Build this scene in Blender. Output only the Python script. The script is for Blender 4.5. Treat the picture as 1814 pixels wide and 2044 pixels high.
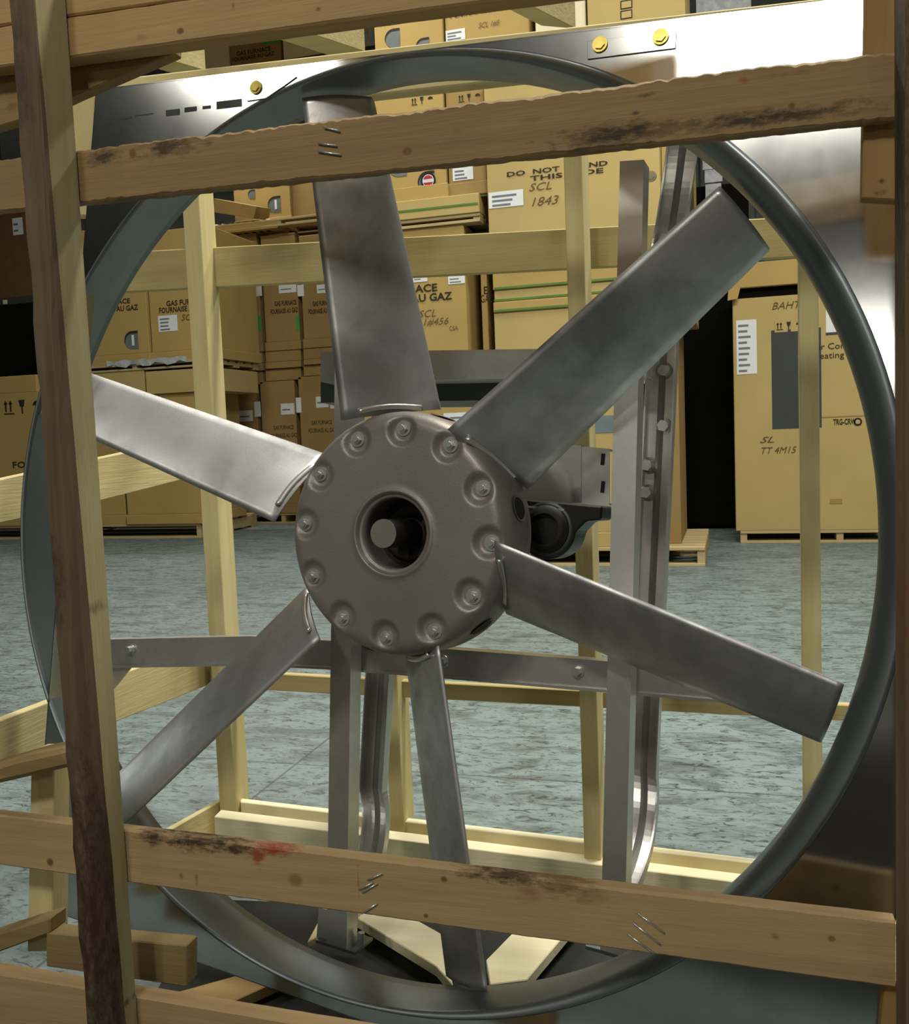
import bpy, bmesh, math, random
from mathutils import Vector, Matrix, noise
random.seed(7)
scene = bpy.context.scene
for o in list(bpy.data.objects): bpy.data.objects.remove(o)
COL = scene.collection

# ---------------------------------------------------------------- camera
F = 1900.0; CX, CY = 907.0, 1022.0
CAM = Vector((0.4915, -1.2265, 0.1286))
RX = Vector((0.9598, 0.2779, -0.0398)); RY = Vector((-0.0152, -0.0902, -0.9958)); RZ = Vector((-0.2804, 0.9564, -0.0823))
cd = bpy.data.cameras.new('camera'); cam = bpy.data.objects.new('camera', cd); COL.objects.link(cam)
cd.sensor_fit = 'HORIZONTAL'; cd.sensor_width = 36.0; cd.lens = 36.0 * F / 1814.0; cd.clip_start = 0.02; cd.clip_end = 100
cam.matrix_world = Matrix(((RX.x, -RY.x, -RZ.x, CAM.x), (RX.y, -RY.y, -RZ.y, CAM.y), (RX.z, -RY.z, -RZ.z, CAM.z), (0, 0, 0, 1)))
scene.camera = cam

# ---------------------------------------------------------------- light, exposure
vs = scene.view_settings
vs.view_transform = 'Standard'; vs.look = 'None'; vs.gamma = 1.0; vs.use_curve_mapping = False
vs.exposure = 0.0
world = bpy.data.worlds.new('world'); scene.world = world; world.use_nodes = True
world.node_tree.nodes['Background'].inputs[0].default_value = (0.75, 0.8, 0.8, 1)
world.node_tree.nodes['Background'].inputs[1].default_value = 0.02
def area(name, loc, target, sx, sy, power, col=(1, 0.97, 0.88), spread=180):
    l = bpy.data.lights.new(name, 'AREA'); l.shape = 'RECTANGLE'; l.size = sx; l.size_y = sy; l.energy = power; l.color = col; l.spread = math.radians(spread)
    o = bpy.data.objects.new(name, l); COL.objects.link(o); o.location = loc
    o.rotation_euler = (Vector(target) - Vector(loc)).to_track_quat('-Z', 'Y').to_euler()
    return o
area('high_bay_aisle', (0.9, 1.4, 4.7), (0.9, 1.4, 0), 1.6, 0.5, 290)
area('high_bay_right', (2.6, 3.6, 4.7), (2.6, 3.6, 0), 1.6, 0.5, 150)
area('high_bay_left', (-2.6, 4.4, 4.7), (-2.6, 4.4, 0), 1.6, 0.5, 135)
area('high_bay_side', (2.3, -0.3, 4.7), (2.3, -0.3, 0), 1.6, 0.5, 65)
area('high_bay_far', (-5.0, 8.4, 4.9), (-5.0, 8.4, 0), 1.6, 0.5, 110)
area('high_bay_near', (-0.92, -4.4, 3.5), (-0.3, 0, 0.3), 0.34, 0.5, 10, spread=80)
area('high_bay_near_right', (-0.2, -4.55, 3.5), (0.1, 0, 0.3), 0.3, 0.42, 10, spread=80)
area('high_bay_near_far', (-0.75, -8.5, 2.5), (-0.3, 0, 0.3), 1.2, 0.5, 9, spread=100)
area('high_bay_rear', (2.6, -5.0, 4.9), (2.6, -5.0, 0), 1.6, 0.5, 30)
area('high_bay_rear_left', (-5.3, -4.9, 4.9), (-5.3, -4.9, 0), 1.6, 0.6, 60)

# ---------------------------------------------------------------- geometry helpers
def ray(x, y): return RX * ((x - CX) / F) + RY * ((y - CY) / F) + RZ
def W(x, y, Y):
    q = ray(x, y); return CAM + q * ((Y - CAM.y) / q.y)
def WZ(x, y, Z):
    q = ray(x, y); return CAM + q * ((Z - CAM.z) / q.z)
def WX(x, y, X):
    q = ray(x, y); return CAM + q * ((X - CAM.x) / q.x)
# fan frame: PU right, PV up in the panel, PN along the axle away from the camera (the fan leans and sits rolled in its crate)
PN = Vector((0.1371, 0.985, -0.1052)).normalized()
_u = Vector((0.9901, -0.1394, -0.0146)); _u = (_u - PN * _u.dot(PN)).normalized(); _v = _u.cross(PN).normalized()
if _v.z < 0: _v = -_v
ROLL = math.radians(-4.47)
PU = _u * math.cos(ROLL) + _v * math.sin(ROLL); PV = -_u * math.sin(ROLL) + _v * math.cos(ROLL)
def P3(u, v, w): return PU * u + PV * v + PN * w
def PP(x, y, w):
    q = ray(x, y); X = CAM + q * ((w - CAM.dot(PN)) / q.dot(PN)); return X.dot(PU), X.dot(PV)

def link(name, me, mat, parent=None):
    o = bpy.data.objects.new(name, me); COL.objects.link(o)
    if mat is not None:
        for m in (mat if isinstance(mat, (list, tuple)) else [mat]): me.materials.append(m)
    if parent is not None:
        o.parent = parent; o.matrix_parent_inverse = Matrix.Translation(-wloc(parent))
    return o
def wloc(p):
    v = Vector(p.location); q = p.parent
    return v if q is None else v + Vector((0, 0, 0))
def mesh(name, verts, faces, mat, parent=None, smooth=False, midx=None):
    me = bpy.data.meshes.new(name); me.from_pydata([tuple(v) for v in verts], [], faces)
    bm = bmesh.new(); bm.from_mesh(me); bmesh.ops.recalc_face_normals(bm, faces=bm.faces); bm.to_mesh(me); bm.free()
    if smooth:
        for p in me.polygons: p.use_smooth = True
    if midx:
        for p, i in zip(me.polygons, midx): p.material_index = i
    return link(name, me, mat, parent)
def thing(name, loc, label, cat, group=None):
    o = bpy.data.objects.new(name, None); COL.objects.link(o); o.location = loc; o.empty_display_size = 0.1
    o['label'] = label; o['category'] = cat
    if group: o['group'] = group
    return o
def tag(o, label, cat, group=None):
    o['label'] = label; o['category'] = cat
    if group: o['group'] = group
    return o
def structure(o): o['kind'] = 'structure'; return o

def hexa(name, q0, q1, mat, parent=None, bevel=0.0):
    """box from two quads of four points each"""
    vs_ = list(q0) + list(q1)
    fs = [(0, 1, 2, 3), (7, 6, 5, 4), (0, 4, 5, 1), (1, 5, 6, 2), (2, 6, 7, 3), (3, 7, 4, 0)]
    me = bpy.data.meshes.new(name); bm = bmesh.new()
    bv = [bm.verts.new(v) for v in vs_]
    for f in fs: bm.faces.new([bv[i] for i in f])
    bmesh.ops.recalc_face_normals(bm, faces=bm.faces)
    if bevel: bmesh.ops.bevel(bm, geom=bm.edges[:], offset=bevel, segments=1, affect='EDGES')
    bm.to_mesh(me); bm.free()
    return link(name, me, mat, parent)
def box(name, x0, x1, y0, y1, z0, z1, mat, parent=None, bevel=0.0):
    return hexa(name, [(x0, y0, z0), (x1, y0, z0), (x1, y0, z1), (x0, y0, z1)], [(x0, y1, z0), (x1, y1, z0), (x1, y1, z1), (x0, y1, z1)], mat, parent, bevel)
def poly(name, pts, off, mat, parent=None, bevel=0.0):
    """flat polygon extruded by the vector off"""
    n = len(pts); off = Vector(off)
    me = bpy.data.meshes.new(name); bm = bmesh.new()
    a = [bm.verts.new(p) for p in pts]; b = [bm.verts.new(Vector(p) + off) for p in pts]
    bm.faces.new(a); bm.faces.new(b[::-1])
    for i in range(n): bm.faces.new((a[i], b[i], b[(i + 1) % n], a[(i + 1) % n]))
    bmesh.ops.recalc_face_normals(bm, faces=bm.faces)
    if bevel: bmesh.ops.bevel(bm, geom=bm.edges[:], offset=bevel, segments=1, affect='EDGES')
    bm.to_mesh(me); bm.free()
    return link(name, me, mat, parent)
def lumber(name, a, b, mat, parent, nseg=40, rough=0.0, seed=0, bev=0.002):
    """sawn board between two end quads (front-top, front-bottom, back-bottom, back-top); rough frays the front-top and front-bottom edges"""
    a = [Vector(p) for p in a]; b = [Vector(p) for p in b]; V = []; Fc = []
    for i in range(nseg + 1):
        t = i / nseg; c = [a[k].lerp(b[k], t) for k in range(4)]
        cen = sum(c, Vector()) / 4; L = (b[0] - a[0]).length * t
        for k in range(4):
            p = c[k]; e1 = (c[(k - 1) % 4] - p).normalized(); e2 = (c[(k + 1) % 4] - p).normalized()
            bb = bev
            d = Vector((0, 0, 0))
            if rough:
                n1 = noise.noise(Vector((L * 6, seed * 3.1 + k * 5, 0))) * 0.8 + 0.5 * noise.noise(Vector((L * 31, seed * 3.1 + k * 5, 7))); n2 = 1.3 * noise.noise(Vector((L * 110, seed * 1.7 + k * 9, 3)))
                am = rough if k == 0 else rough * 0.6
                bb = bev + am * 0.8 * max(0, n1 + 0.2) + am * 0.3 * max(0, n2)
                d = (cen - p).normalized() * (am * 0.25 * (n1 + n2))
            V.append(p + e1 * bb + d); V.append(p + e2 * bb + d)
    for i in range(nseg):
        for k in range(8):
            Fc.append((i * 8 + k, i * 8 + (k + 1) % 8, (i + 1) * 8 + (k + 1) % 8, (i + 1) * 8 + k))
    Fc.append(tuple(range(8))); Fc.append(tuple(nseg * 8 + k for k in range(7, -1, -1)))
    return mesh(name, V, Fc, mat, parent)
def slat(name, x0, yt0, yb0, x1, yt1, yb1, Y, th, mat, parent, rough=0.0, seed=0, nseg=40):
    """board whose front face lies in the plane Y and spans the given corners"""
    D = Vector((0, th, 0))
    q = []
    for x, yt, yb in ((x0, yt0, yb0), (x1, yt1, yb1)):
        t, bt = W(x, yt, Y), W(x, yb, Y); q.append([t, bt, bt + D, t + D])
    return lumber(name, q[0], q[1], mat, parent, nseg, rough, seed)
def lathe(name, prof, mat, parent, segs=96, cen=(0, 0), fn=None, smooth=True, closed=False):
    """revolve (r, w) points about the fan axle"""
    V = []; Fc = []; n = len(prof)
    for i in range(segs):
        a = 2 * math.pi * i / segs
        for r, w in prof:
            u, v = cen[0] + r * math.cos(a), cen[1] + r * math.sin(a)
            if fn: u, v, w2 = fn(u, v, w, r, a)
            else: w2 = w
            V.append(P3(u, v, w2))
    for i in range(segs):
        j = (i + 1) % segs
        for k in range(n - 1 if not closed else n):
            k2 = (k + 1) % n
            Fc.append((i * n + k, j * n + k, j * n + k2, i * n + k2))
    return mesh(name, V, Fc, mat, parent, smooth)
def sweep(name, path, prof, side, mat, parent, smooth=False):
    """closed profile (a, b) swept along path; a runs along side, b along side x tangent"""
    V = []; Fc = []; n = len(prof); m = len(path); side = Vector(side).normalized()
    for i, p in enumerate(path):
        t = (Vector(path[min(i + 1, m - 1)]) - Vector(path[max(i - 1, 0)])).normalized()
        nb = side.cross(t).normalized()
        for a, b in prof: V.append(Vector(p) + side * a + nb * b)
    for i in range(m - 1):
        for k in range(n): Fc.append((i * n + k, i * n + (k + 1) % n, (i + 1) * n + (k + 1) % n, (i + 1) * n + k))
    Fc.append(tuple(range(n))); Fc.append(tuple((m - 1) * n + k for k in range(n - 1, -1, -1)))
    return mesh(name, V, Fc, mat, parent, smooth)
def cyl(name, a, b, r, mat, parent, n=16, r2=None, smooth=True):
    a = Vector(a); b = Vector(b); d = (b - a).normalized(); s = d.orthogonal().normalized(); t = d.cross(s); r2 = r if r2 is None else r2
    V = [a + (s * math.cos(2 * math.pi * i / n) + t * math.sin(2 * math.pi * i / n)) * r for i in range(n)] + [b + (s * math.cos(2 * math.pi * i / n) + t * math.sin(2 * math.pi * i / n)) * r2 for i in range(n)]
    Fc = [(i, (i + 1) % n, n + (i + 1) % n, n + i) for i in range(n)] + [tuple(range(n)), tuple(range(2 * n - 1, n - 1, -1))]
    me = bpy.data.meshes.new(name); me.from_pydata([tuple(v) for v in V], [], Fc)
    bm = bmesh.new(); bm.from_mesh(me); bmesh.ops.recalc_face_normals(bm, faces=bm.faces); bm.to_mesh(me); bm.free()
    if smooth:
        for p in me.polygons: p.use_smooth = len(p.vertices) == 4
    return link(name, me, mat, parent)

# ---------------------------------------------------------------- materials
def nmat(name):
    m = bpy.data.materials.new(name); m.use_nodes = True; nt = m.node_tree; b = nt.nodes['Principled BSDF']; return m, nt, b
def N(nt, t, **kw):
    n = nt.nodes.new(t)
    for k, v in kw.items(): setattr(n, k, v)
    return n
def mixc(nt, fac, a, b, blend='MIX'):
    n = N(nt, 'ShaderNodeMix', data_type='RGBA', blend_type=blend)
    for i, v in ((0, fac), (6, a), (7, b)):
        if hasattr(v, 'is_output'): nt.links.new(v, n.inputs[i])
        elif i == 0: n.inputs[0].default_value = v
        else: n.inputs[i].default_value = (*v, 1)
    return n.outputs[2]
def ramp(nt, src, lo, hi, o0=0.0, o1=1.0):
    n = N(nt, 'ShaderNodeMapRange'); nt.links.new(src, n.inputs[0])
    for i, v in zip((1, 2, 3, 4), (lo, hi, o0, o1)): n.inputs[i].default_value = v
    return n.outputs[0]
def noise_n(nt, vec, scale, detail=4, rough=0.55, dist=0.0):
    n = N(nt, 'ShaderNodeTexNoise'); nt.links.new(vec, n.inputs['Vector']); n.inputs['Scale'].default_value = scale
    n.inputs['Detail'].default_value = detail; n.inputs['Roughness'].default_value = rough; n.inputs['Distortion'].default_value = dist
    return n.outputs['Fac']
def mapped(nt, scale, src=None):
    tc = N(nt, 'ShaderNodeTexCoord'); mp = N(nt, 'ShaderNodeMapping'); mp.inputs['Scale'].default_value = scale
    nt.links.new(tc.outputs['Object'], mp.inputs['Vector']); return mp.outputs['Vector']
def bump(nt, b, h, strength, dist=0.01):
    n = N(nt, 'ShaderNodeBump'); n.inputs['Strength'].default_value = strength; n.inputs['Distance'].default_value = dist
    nt.links.new(h, n.inputs['Height']); nt.links.new(n.outputs[0], b.inputs['Normal'])
def wood(name, light, dark, axis='x', marks=(), rough=0.75, grain=1.0):
    m, nt, b = nmat(name)
    sc = {'x': (1.2, 26, 26), 'y': (26, 1.2, 26), 'z': (26, 26, 1.2)}[axis]
    v = mapped(nt, sc); obj = mapped(nt, (1, 1, 1))
    oi = N(nt, 'ShaderNodeObjectInfo'); ad = N(nt, 'ShaderNodeVectorMath', operation='ADD'); nt.links.new(v, ad.inputs[0])
    cmb = N(nt, 'ShaderNodeCombineXYZ'); mu = N(nt, 'ShaderNodeMath', operation='MULTIPLY'); mu.inputs[1].default_value = 37.0
    nt.links.new(oi.outputs['Random'], mu.inputs[0])
    for i in range(3): nt.links.new(mu.outputs[0], cmb.inputs[i])
    nt.links.new(cmb.outputs[0], ad.inputs[1]); v = ad.outputs[0]
    g = noise_n(nt, v, 1.0, 5, 0.6, 0.6); g2 = noise_n(nt, obj, 5.0, 3)
    g3 = noise_n(nt, v, 6.0, 3, 0.7)
    col = mixc(nt, ramp(nt, g, 0.32, 0.72, 0, grain), light, dark)
    col = mixc(nt, ramp(nt, g2, 0.35, 0.8, 0, 0.35), col, tuple(c * 0.72 for c in dark))
    col = mixc(nt, ramp(nt, g3, 0.6, 0.8, 0, 0.25), col, tuple(c * 0.6 for c in dark))
    col = mixc(nt, ramp(nt, oi.outputs['Random'], 0, 1, 0, 0.22), col, dark)
    mk_vec = mapped(nt, {'x': (45, 110, 110), 'y': (110, 45, 110), 'z': (110, 110, 45)}[axis]) if marks else None
    for c, rad, mc, st in marks:
        sb = N(nt, 'ShaderNodeVectorMath', operation='SUBTRACT'); nt.links.new(obj, sb.inputs[0]); sb.inputs[1].default_value = tuple(c)
        mp = N(nt, 'ShaderNodeVectorMath', operation='MULTIPLY'); nt.links.new(sb.outputs[0], mp.inputs[0]); mp.inputs[1].default_value = tuple(1 / r for r in rad)
        ln = N(nt, 'ShaderNodeVectorMath', operation='LENGTH'); nt.links.new(mp.outputs[0], ln.inputs[0])
        nz = noise_n(nt, mk_vec, 1.0, 6, 0.75); am = N(nt, 'ShaderNodeMath', operation='MULTIPLY_ADD'); nt.links.new(nz, am.inputs[0]); am.inputs[1].default_value = 3.2 if st < 0.95 else 0.5; nt.links.new(ln.outputs['Value'], am.inputs[2])
        off = 1.6 if st < 0.95 else 0.25
        col = mixc(nt, ramp(nt, am.outputs[0], (0.15 if st < 0.95 else 0.6) + off, (1.0 if st < 0.95 else 1.1) + off, min(st, 1), 0), col, mc)
    nt.links.new(col, b.inputs['Base Color']); b.inputs['Roughness'].default_value = rough
    b.inputs['Specular IOR Level'].default_value = 0.25
    bump(nt, b, g3, 0.25, 0.004)
    return m
def metal(name, c0, c1, rough0, rough1, scale=6.0, metallic=1.0, stretch=(1, 1, 1), spangle=0.0, bmp=0.0):
    m, nt, b = nmat(name); v = mapped(nt, stretch)
    g = noise_n(nt, v, scale, 5, 0.6, 0.3); col = mixc(nt, ramp(nt, g, 0.3, 0.72), c0, c1)
    if spangle:
        vo = N(nt, 'ShaderNodeTexVoronoi'); nt.links.new(v, vo.inputs['Vector']); vo.inputs['Scale'].default_value = 90
        bw = N(nt, 'ShaderNodeRGBToBW'); nt.links.new(vo.outputs['Color'], bw.inputs[0])
        col = mixc(nt, ramp(nt, bw.outputs[0], 0.2, 0.8, 0, spangle), col, tuple(c * 0.7 for c in c0))
    nt.links.new(col, b.inputs['Base Color']); b.inputs['Metallic'].default_value = metallic
    nt.links.new(ramp(nt, g, 0.3, 0.72, rough0, rough1), b.inputs['Roughness'])
    if bmp: bump(nt, b, noise_n(nt, v, scale * 30, 2), bmp, 0.002)
    return m
def plain(name, c, rough=0.6, metallic=0.0, var=0.12, scale=8.0, spec=0.3):
    m, nt, b = nmat(name); v = mapped(nt, (1, 1, 1)); g = noise_n(nt, v, scale, 4)
    nt.links.new(mixc(nt, ramp(nt, g, 0.3, 0.75, 0, 1), c, tuple(x * (1 - var * 2) for x in c)), b.inputs['Base Color'])
    b.inputs['Roughness'].default_value = rough; b.inputs['Metallic'].default_value = metallic; b.inputs['Specular IOR Level'].default_value = spec
    return m

WL, WD = (0.70, 0.61, 0.32), (0.57, 0.465, 0.21)
M = {}
YF = -0.21
def mk(x, y, rx, ry, c, st, Y=YF):
    p = W(x, y, Y); k = (p - CAM).dot(RZ) / F; return (p, (rx * k, 0.05, ry * k), c, st)
DIRT = (0.045, 0.03, 0.018); RED = (0.30, 0.05, 0.025); KNOT = (0.17, 0.09, 0.03); BROWN = (0.20, 0.12, 0.05)
low_marks = [mk(590, 1757, 17, 15, (0.27, 0.165, 0.06), 1.0), mk(390, 1680, 90, 24, DIRT, .94), mk(310, 1672, 50, 20, DIRT, .92), mk(470, 1692, 60, 20, DIRT, .9),
    mk(545, 1697, 60, 14, RED, .94), mk(515, 1710, 16, 24, RED, .8), mk(1010, 1748, 120, 20, DIRT, .93), mk(1120, 1760, 80, 36, BROWN, .94), mk(1060, 1782, 36, 22, (0.26, 0.10, 0.05), .5),
    mk(886, 1755, 8, 7, KNOT, .97), mk(850, 1828, 6, 5, KNOT, .97), mk(1660, 1874, 8, 7, KNOT, .97), mk(1548, 1870, 9, 7, KNOT, .6), mk(1190, 1790, 40, 30, BROWN, .4),
    mk(362, 1750, 6, 14, BROWN, .8), mk(392, 1755, 5, 16, BROWN, .8), mk(100, 1721, 9, 9, KNOT, .97), mk(1700, 1890, 60, 40, (0.42, 0.29, 0.13), .3), mk(715, 1760, 3, 34, (0.3, .1, .05), .7)]
up_marks = [mk(340, 292, 90, 22, DIRT, .9), mk(265, 307, 9, 11, KNOT, 1.0), mk(205, 314, 50, 20, DIRT, .9), mk(470, 268, 40, 9, BROWN, .6), mk(813, 302, 12, 9, KNOT, .95), mk(1520, 236, 240, 20, DIRT, .92), mk(1230, 268, 150, 26, DIRT, .93),
    mk(1340, 262, 60, 20, BROWN, .6), mk(1485, 160, 13, 8, RED, .8), mk(1580, 212, 8, 7, KNOT, .97), mk(1060, 240, 40, 12, BROWN, .4), mk(900, 215, 70, 8, BROWN, .5), mk(1290, 190, 26, 6, DIRT, .7), mk(1560, 150, 80, 7, BROWN, .6), mk(1700, 225, 90, 10, BROWN, .5),
    mk(1268, 225, 12, 5, DIRT, .8), mk(1272, 254, 14, 5, DIRT, .8), mk(250, 398, 90, 6, DIRT, .6), mk(910, 262, 14, 9, BROWN, .4)]
M['slat_low'] = wood('weathered_slat_wood', (0.50, 0.345, 0.175), (0.375, 0.25, 0.12), 'x', low_marks)
M['slat_up'] = wood('frayed_slat_wood', (0.36, 0.24, 0.11), (0.24, 0.15, 0.066), 'x', up_marks)
M['slat_top'] = wood('top_board_wood', (0.50, 0.33, 0.15), (0.37, 0.235, 0.10), 'x', [mk(360, 62, 9, 7, KNOT, .97), mk(465, 12, 5, 9, BROWN, .8), mk(635, 18, 7, 6, KNOT, .9), mk(280, 75, 14, 9, BROWN, .5)])
M['wood_x'] = wood('pine_along_width', WL, WD, 'x'); M['wood_y'] = wood('pine_along_depth', WL, WD, 'y'); M['wood_z'] = wood('pine_upright', WL, WD, 'z')
M['rail_x'] = wood('olive_pine_rail', (0.52, 0.44, 0.20), (0.42, 0.335, 0.14), 'x')
M['pale_x'] = wood('fresh_sawn_pine', (0.86, 0.80, 0.56), (0.76, 0.68, 0.42), 'x')
M['block'] = wood('orange_block_wood', (0.40, 0.245, 0.09), (0.30, 0.17, 0.055), 'z', [mk(1757, 362, 10, 7, DIRT, .8, -.19), mk(1752, 385, 18, 8, DIRT, .7, -.19)])
M['bark'] = wood('bark_edged_wood', (0.20, 0.14, 0.085), (0.085, 0.055, 0.032), 'z', [mk(190, 1850, 70, 420, (0.045, 0.022, 0.010), .94, -.26), mk(120, 1160, 30, 130, (0.05, 0.03, 0.018), .8, -.26), mk(45, 150, 40, 150, (0.06, 0.04, 0.03), .8, -.26)], grain=1.0)
M['bark_dark'] = wood('dark_bark_wood', (0.26, 0.175, 0.10), (0.14, 0.09, 0.05), 'z', [mk(1795, 250, 40, 420, (0.045, 0.028, 0.016), .9, -.24), mk(1795, 1200, 14, 220, (0.22, 0.05, 0.03), .6, -.24)])
M['post_wood'] = wood('front_post_wood', (0.43, 0.37, 0.20), (0.33, 0.27, 0.135), 'z', [mk(195, 1215, 26, 14, DIRT, .6, -.24), mk(205, 1100, 8, 14, DIRT, .8, -.24), mk(250, 2010, 14, 10, DIRT, .85, -.24), mk(150, 900, 20, 60, BROWN, .3, -.24)])
M['shade_wood'] = wood('shaded_base_wood', (0.30, 0.22, 0.10), (0.22, 0.155, 0.065), 'x')  # wood darkened to carry the shade on the low left boards
M['base_shade'] = plain('base_shade_black', (0.022, 0.023, 0.02), 0.8, var=.3, scale=6)  # near-black: the shade under the fan put into the colour
M['bark_side'] = wood('bark_side_board', (0.36, 0.25, 0.10), (0.20, 0.13, 0.055), 'x')
M['gusset'] = wood('gusset_wood', (0.34, 0.23, 0.09), (0.25, 0.16, 0.06), 'x', [mk(10, 205, 18, 14, KNOT, .8, -.19)])
M['galv'] = metal('galvanised_steel', (0.50, 0.50, 0.48), (0.40, 0.40, 0.385), 0.11, 0.18, 4.0, 1.0, spangle=0.2)
M['galv_frame'] = metal('galvanised_frame_steel', (0.62, 0.60, 0.56), (0.48, 0.475, 0.45), 0.28, 0.4, 7.0, 0.8, spangle=0.25)
M['ringm'] = metal('orifice_ring_steel', (0.25, 0.275, 0.285), (0.18, 0.205, 0.215), 0.34, 0.48, 5.0, 1.0)
M['blade'] = metal('mill_finish_blade_metal', (0.62, 0.62, 0.61), (0.30, 0.30, 0.295), 0.38, 0.6, 11.0, 0.9, bmp=0.05)
M['hub'] = metal('cast_hub_metal', (0.25, 0.225, 0.20), (0.20, 0.18, 0.16), 0.42, 0.52, 10.0, 0.45, bmp=0.1)
M['bolt'] = metal('zinc_bolt_metal', (0.78, 0.78, 0.76), (0.6, 0.6, 0.58), 0.2, 0.3, 40.0, 0.85)
M['yellow'] = metal('yellow_zinc', (0.55, 0.44, 0.10), (0.45, 0.35, 0.07), 0.3, 0.42, 60.0, 0.6)
M['black'] = plain('black_enamel', (0.012, 0.012, 0.012), 0.35)
M['black_in'] = plain('near_black_iron', (0.009, 0.007, 0.006), 0.6, var=.3, scale=40)  # near-black for hub bore, bushing, shaft side, sockets and bearing race
M['shaft'] = metal('ground_shaft_steel', (0.42, 0.38, 0.33), (0.33, 0.29, 0.25), 0.3, 0.42, 60.0)
M['dark_steel'] = metal('dark_green_steel', (0.07, 0.085, 0.075), (0.05, 0.06, 0.055), 0.4, 0.5, 8.0, 0.7)
M['card'] = plain('kraft_cardboard', (0.44, 0.305, 0.105), 0.8, var=.06, scale=2.5, spec=.15)
M['card_pale'] = plain('pale_cardboard', (0.47, 0.355, 0.14), 0.8, var=.06, scale=2.5, spec=.15)
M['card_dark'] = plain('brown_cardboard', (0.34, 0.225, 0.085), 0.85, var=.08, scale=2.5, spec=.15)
M['ink'] = plain('black_print', (0.03, 0.022, 0.014), 0.8, var=.1)
M['ink_soft'] = plain('marker_pen', (0.13, 0.085, 0.035), 0.8, var=.1)
M['paper'] = plain('white_label_paper', (0.72, 0.74, 0.74), 0.7, var=.04)
M['paper_grey'] = plain('label_print_grey', (0.18, 0.2, 0.21), 0.7)
M['cream'] = plain('cream_board', (0.72, 0.66, 0.45), 0.8, var=.04)
M['green'] = plain('green_tape', (0.03, 0.40, 0.08), 0.4)
M['strap'] = plain('green_strap', (0.10, 0.22, 0.04), 0.4)
M['blueband'] = plain('blue_grey_band', (0.16, 0.20, 0.22), 0.6)
M['slate'] = plain('slate_print', (0.05, 0.055, 0.06), 0.75, var=.08)
M['window'] = plain('grey_casing', (0.15, 0.17, 0.17), 0.5)
M['redm'] = plain('red_badge', (0.45, 0.04, 0.05), 0.4)
M['whitem'] = plain('white_badge', (0.75, 0.7, 0.7), 0.4)
M['pallet'] = wood('pallet_wood', (0.52, 0.42, 0.22), (0.40, 0.30, 0.14), 'x')
M['wrap'] = plain('stretch_wrap', (0.55, 0.57, 0.58), 0.25, var=.25, scale=18)
M['rack'] = plain('dark_rack_paint', (0.05, 0.06, 0.05), 0.6)
M['void'] = plain('void_shade', (0.006, 0.006, 0.005), 0.9, spec=.05)  # near-black: the shade of gaps put into the colour
M['blocker_dark'] = plain('blocker_dark', (0.04, 0.038, 0.032), 0.7)  # for the added unseen block behind the camera
M['rackbox'] = plain('reddish_carton', (0.17, 0.085, 0.035), 0.85)

# floor: painted, scuffed concrete
m, nt, b = nmat('scuffed_painted_concrete'); v = mapped(nt, (1, 1, 1)); vx = mapped(nt, (1.0, 2.2, 1))
a1 = noise_n(nt, v, 0.7, 5, 0.6); a2 = noise_n(nt, vx, 5.0, 6, 0.7, 0.8); a3 = noise_n(nt, vx, 22.0, 5, 0.7, 1.2)
col = mixc(nt, ramp(nt, a1, .3, .7), (0.215, 0.28, 0.275), (0.145, 0.19, 0.185))
col = mixc(nt, ramp(nt, a2, .47, .62, 0, .85), col, (0.085, 0.108, 0.10))
col = mixc(nt, ramp(nt, a3, .52, .63, 0, .95), col, (0.035, 0.043, 0.04))
sx = N(nt, 'ShaderNodeSeparateXYZ'); nt.links.new(v, sx.inputs[0])
for ax, base, step in (('Y', 1.25, 1.66), ('X', -0.75, 3.3)):      # saw-cut joints
    sb = N(nt, 'ShaderNodeMath', operation='SUBTRACT'); nt.links.new(sx.outputs[ax], sb.inputs[0]); sb.inputs[1].default_value = base - step / 2
    md = N(nt, 'ShaderNodeMath', operation='PINGPONG'); nt.links.new(sb.outputs[0], md.inputs[0]); md.inputs[1].default_value = step / 2
    col = mixc(nt, ramp(nt, md.outputs[0], step / 2 - 0.005, step / 2 - 0.002, 0, .7), col, (0.03, 0.036, 0.033))
nt.links.new(col, b.inputs['Base Color']); b.inputs['Roughness'].default_value = 0.5; bump(nt, b, a3, 0.3, 0.003); M['floor'] = m
M['wall'] = plain('painted_block_wall', (0.5, 0.5, 0.47), 0.85); M['ceil'] = plain('roof_deck', (0.6, 0.6, 0.58), 0.85)

# ---------------------------------------------------------------- the building
ZF = -0.82
structure(box('floor', -14, 9, -9, 15, ZF - 0.1, ZF, M['floor']))
structure(box('ceiling', -14, 9, -9, 15, 5.4, 5.5, M['ceil']))
structure(box('wall_back', -14, 9, 15, 15.1, ZF, 5.4, M['wall'])); structure(box('wall_front', -14, 9, -9.1, -9, ZF, 5.4, M['wall']))
structure(box('wall_left', -14.1, -14, -9, 15, ZF, 5.4, M['wall'])); structure(box('wall_right', 9, 9.1, -9, 15, ZF, 5.4, M['wall']))

# ---------------------------------------------------------------- exhaust fan
fan = thing('exhaust_fan', P3(0, -0.66, 0.1), 'large galvanised steel exhaust fan with six bare blades standing inside the crate', 'fan')
RC = (0.02 * math.cos(-ROLL) , -0.006)
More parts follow.
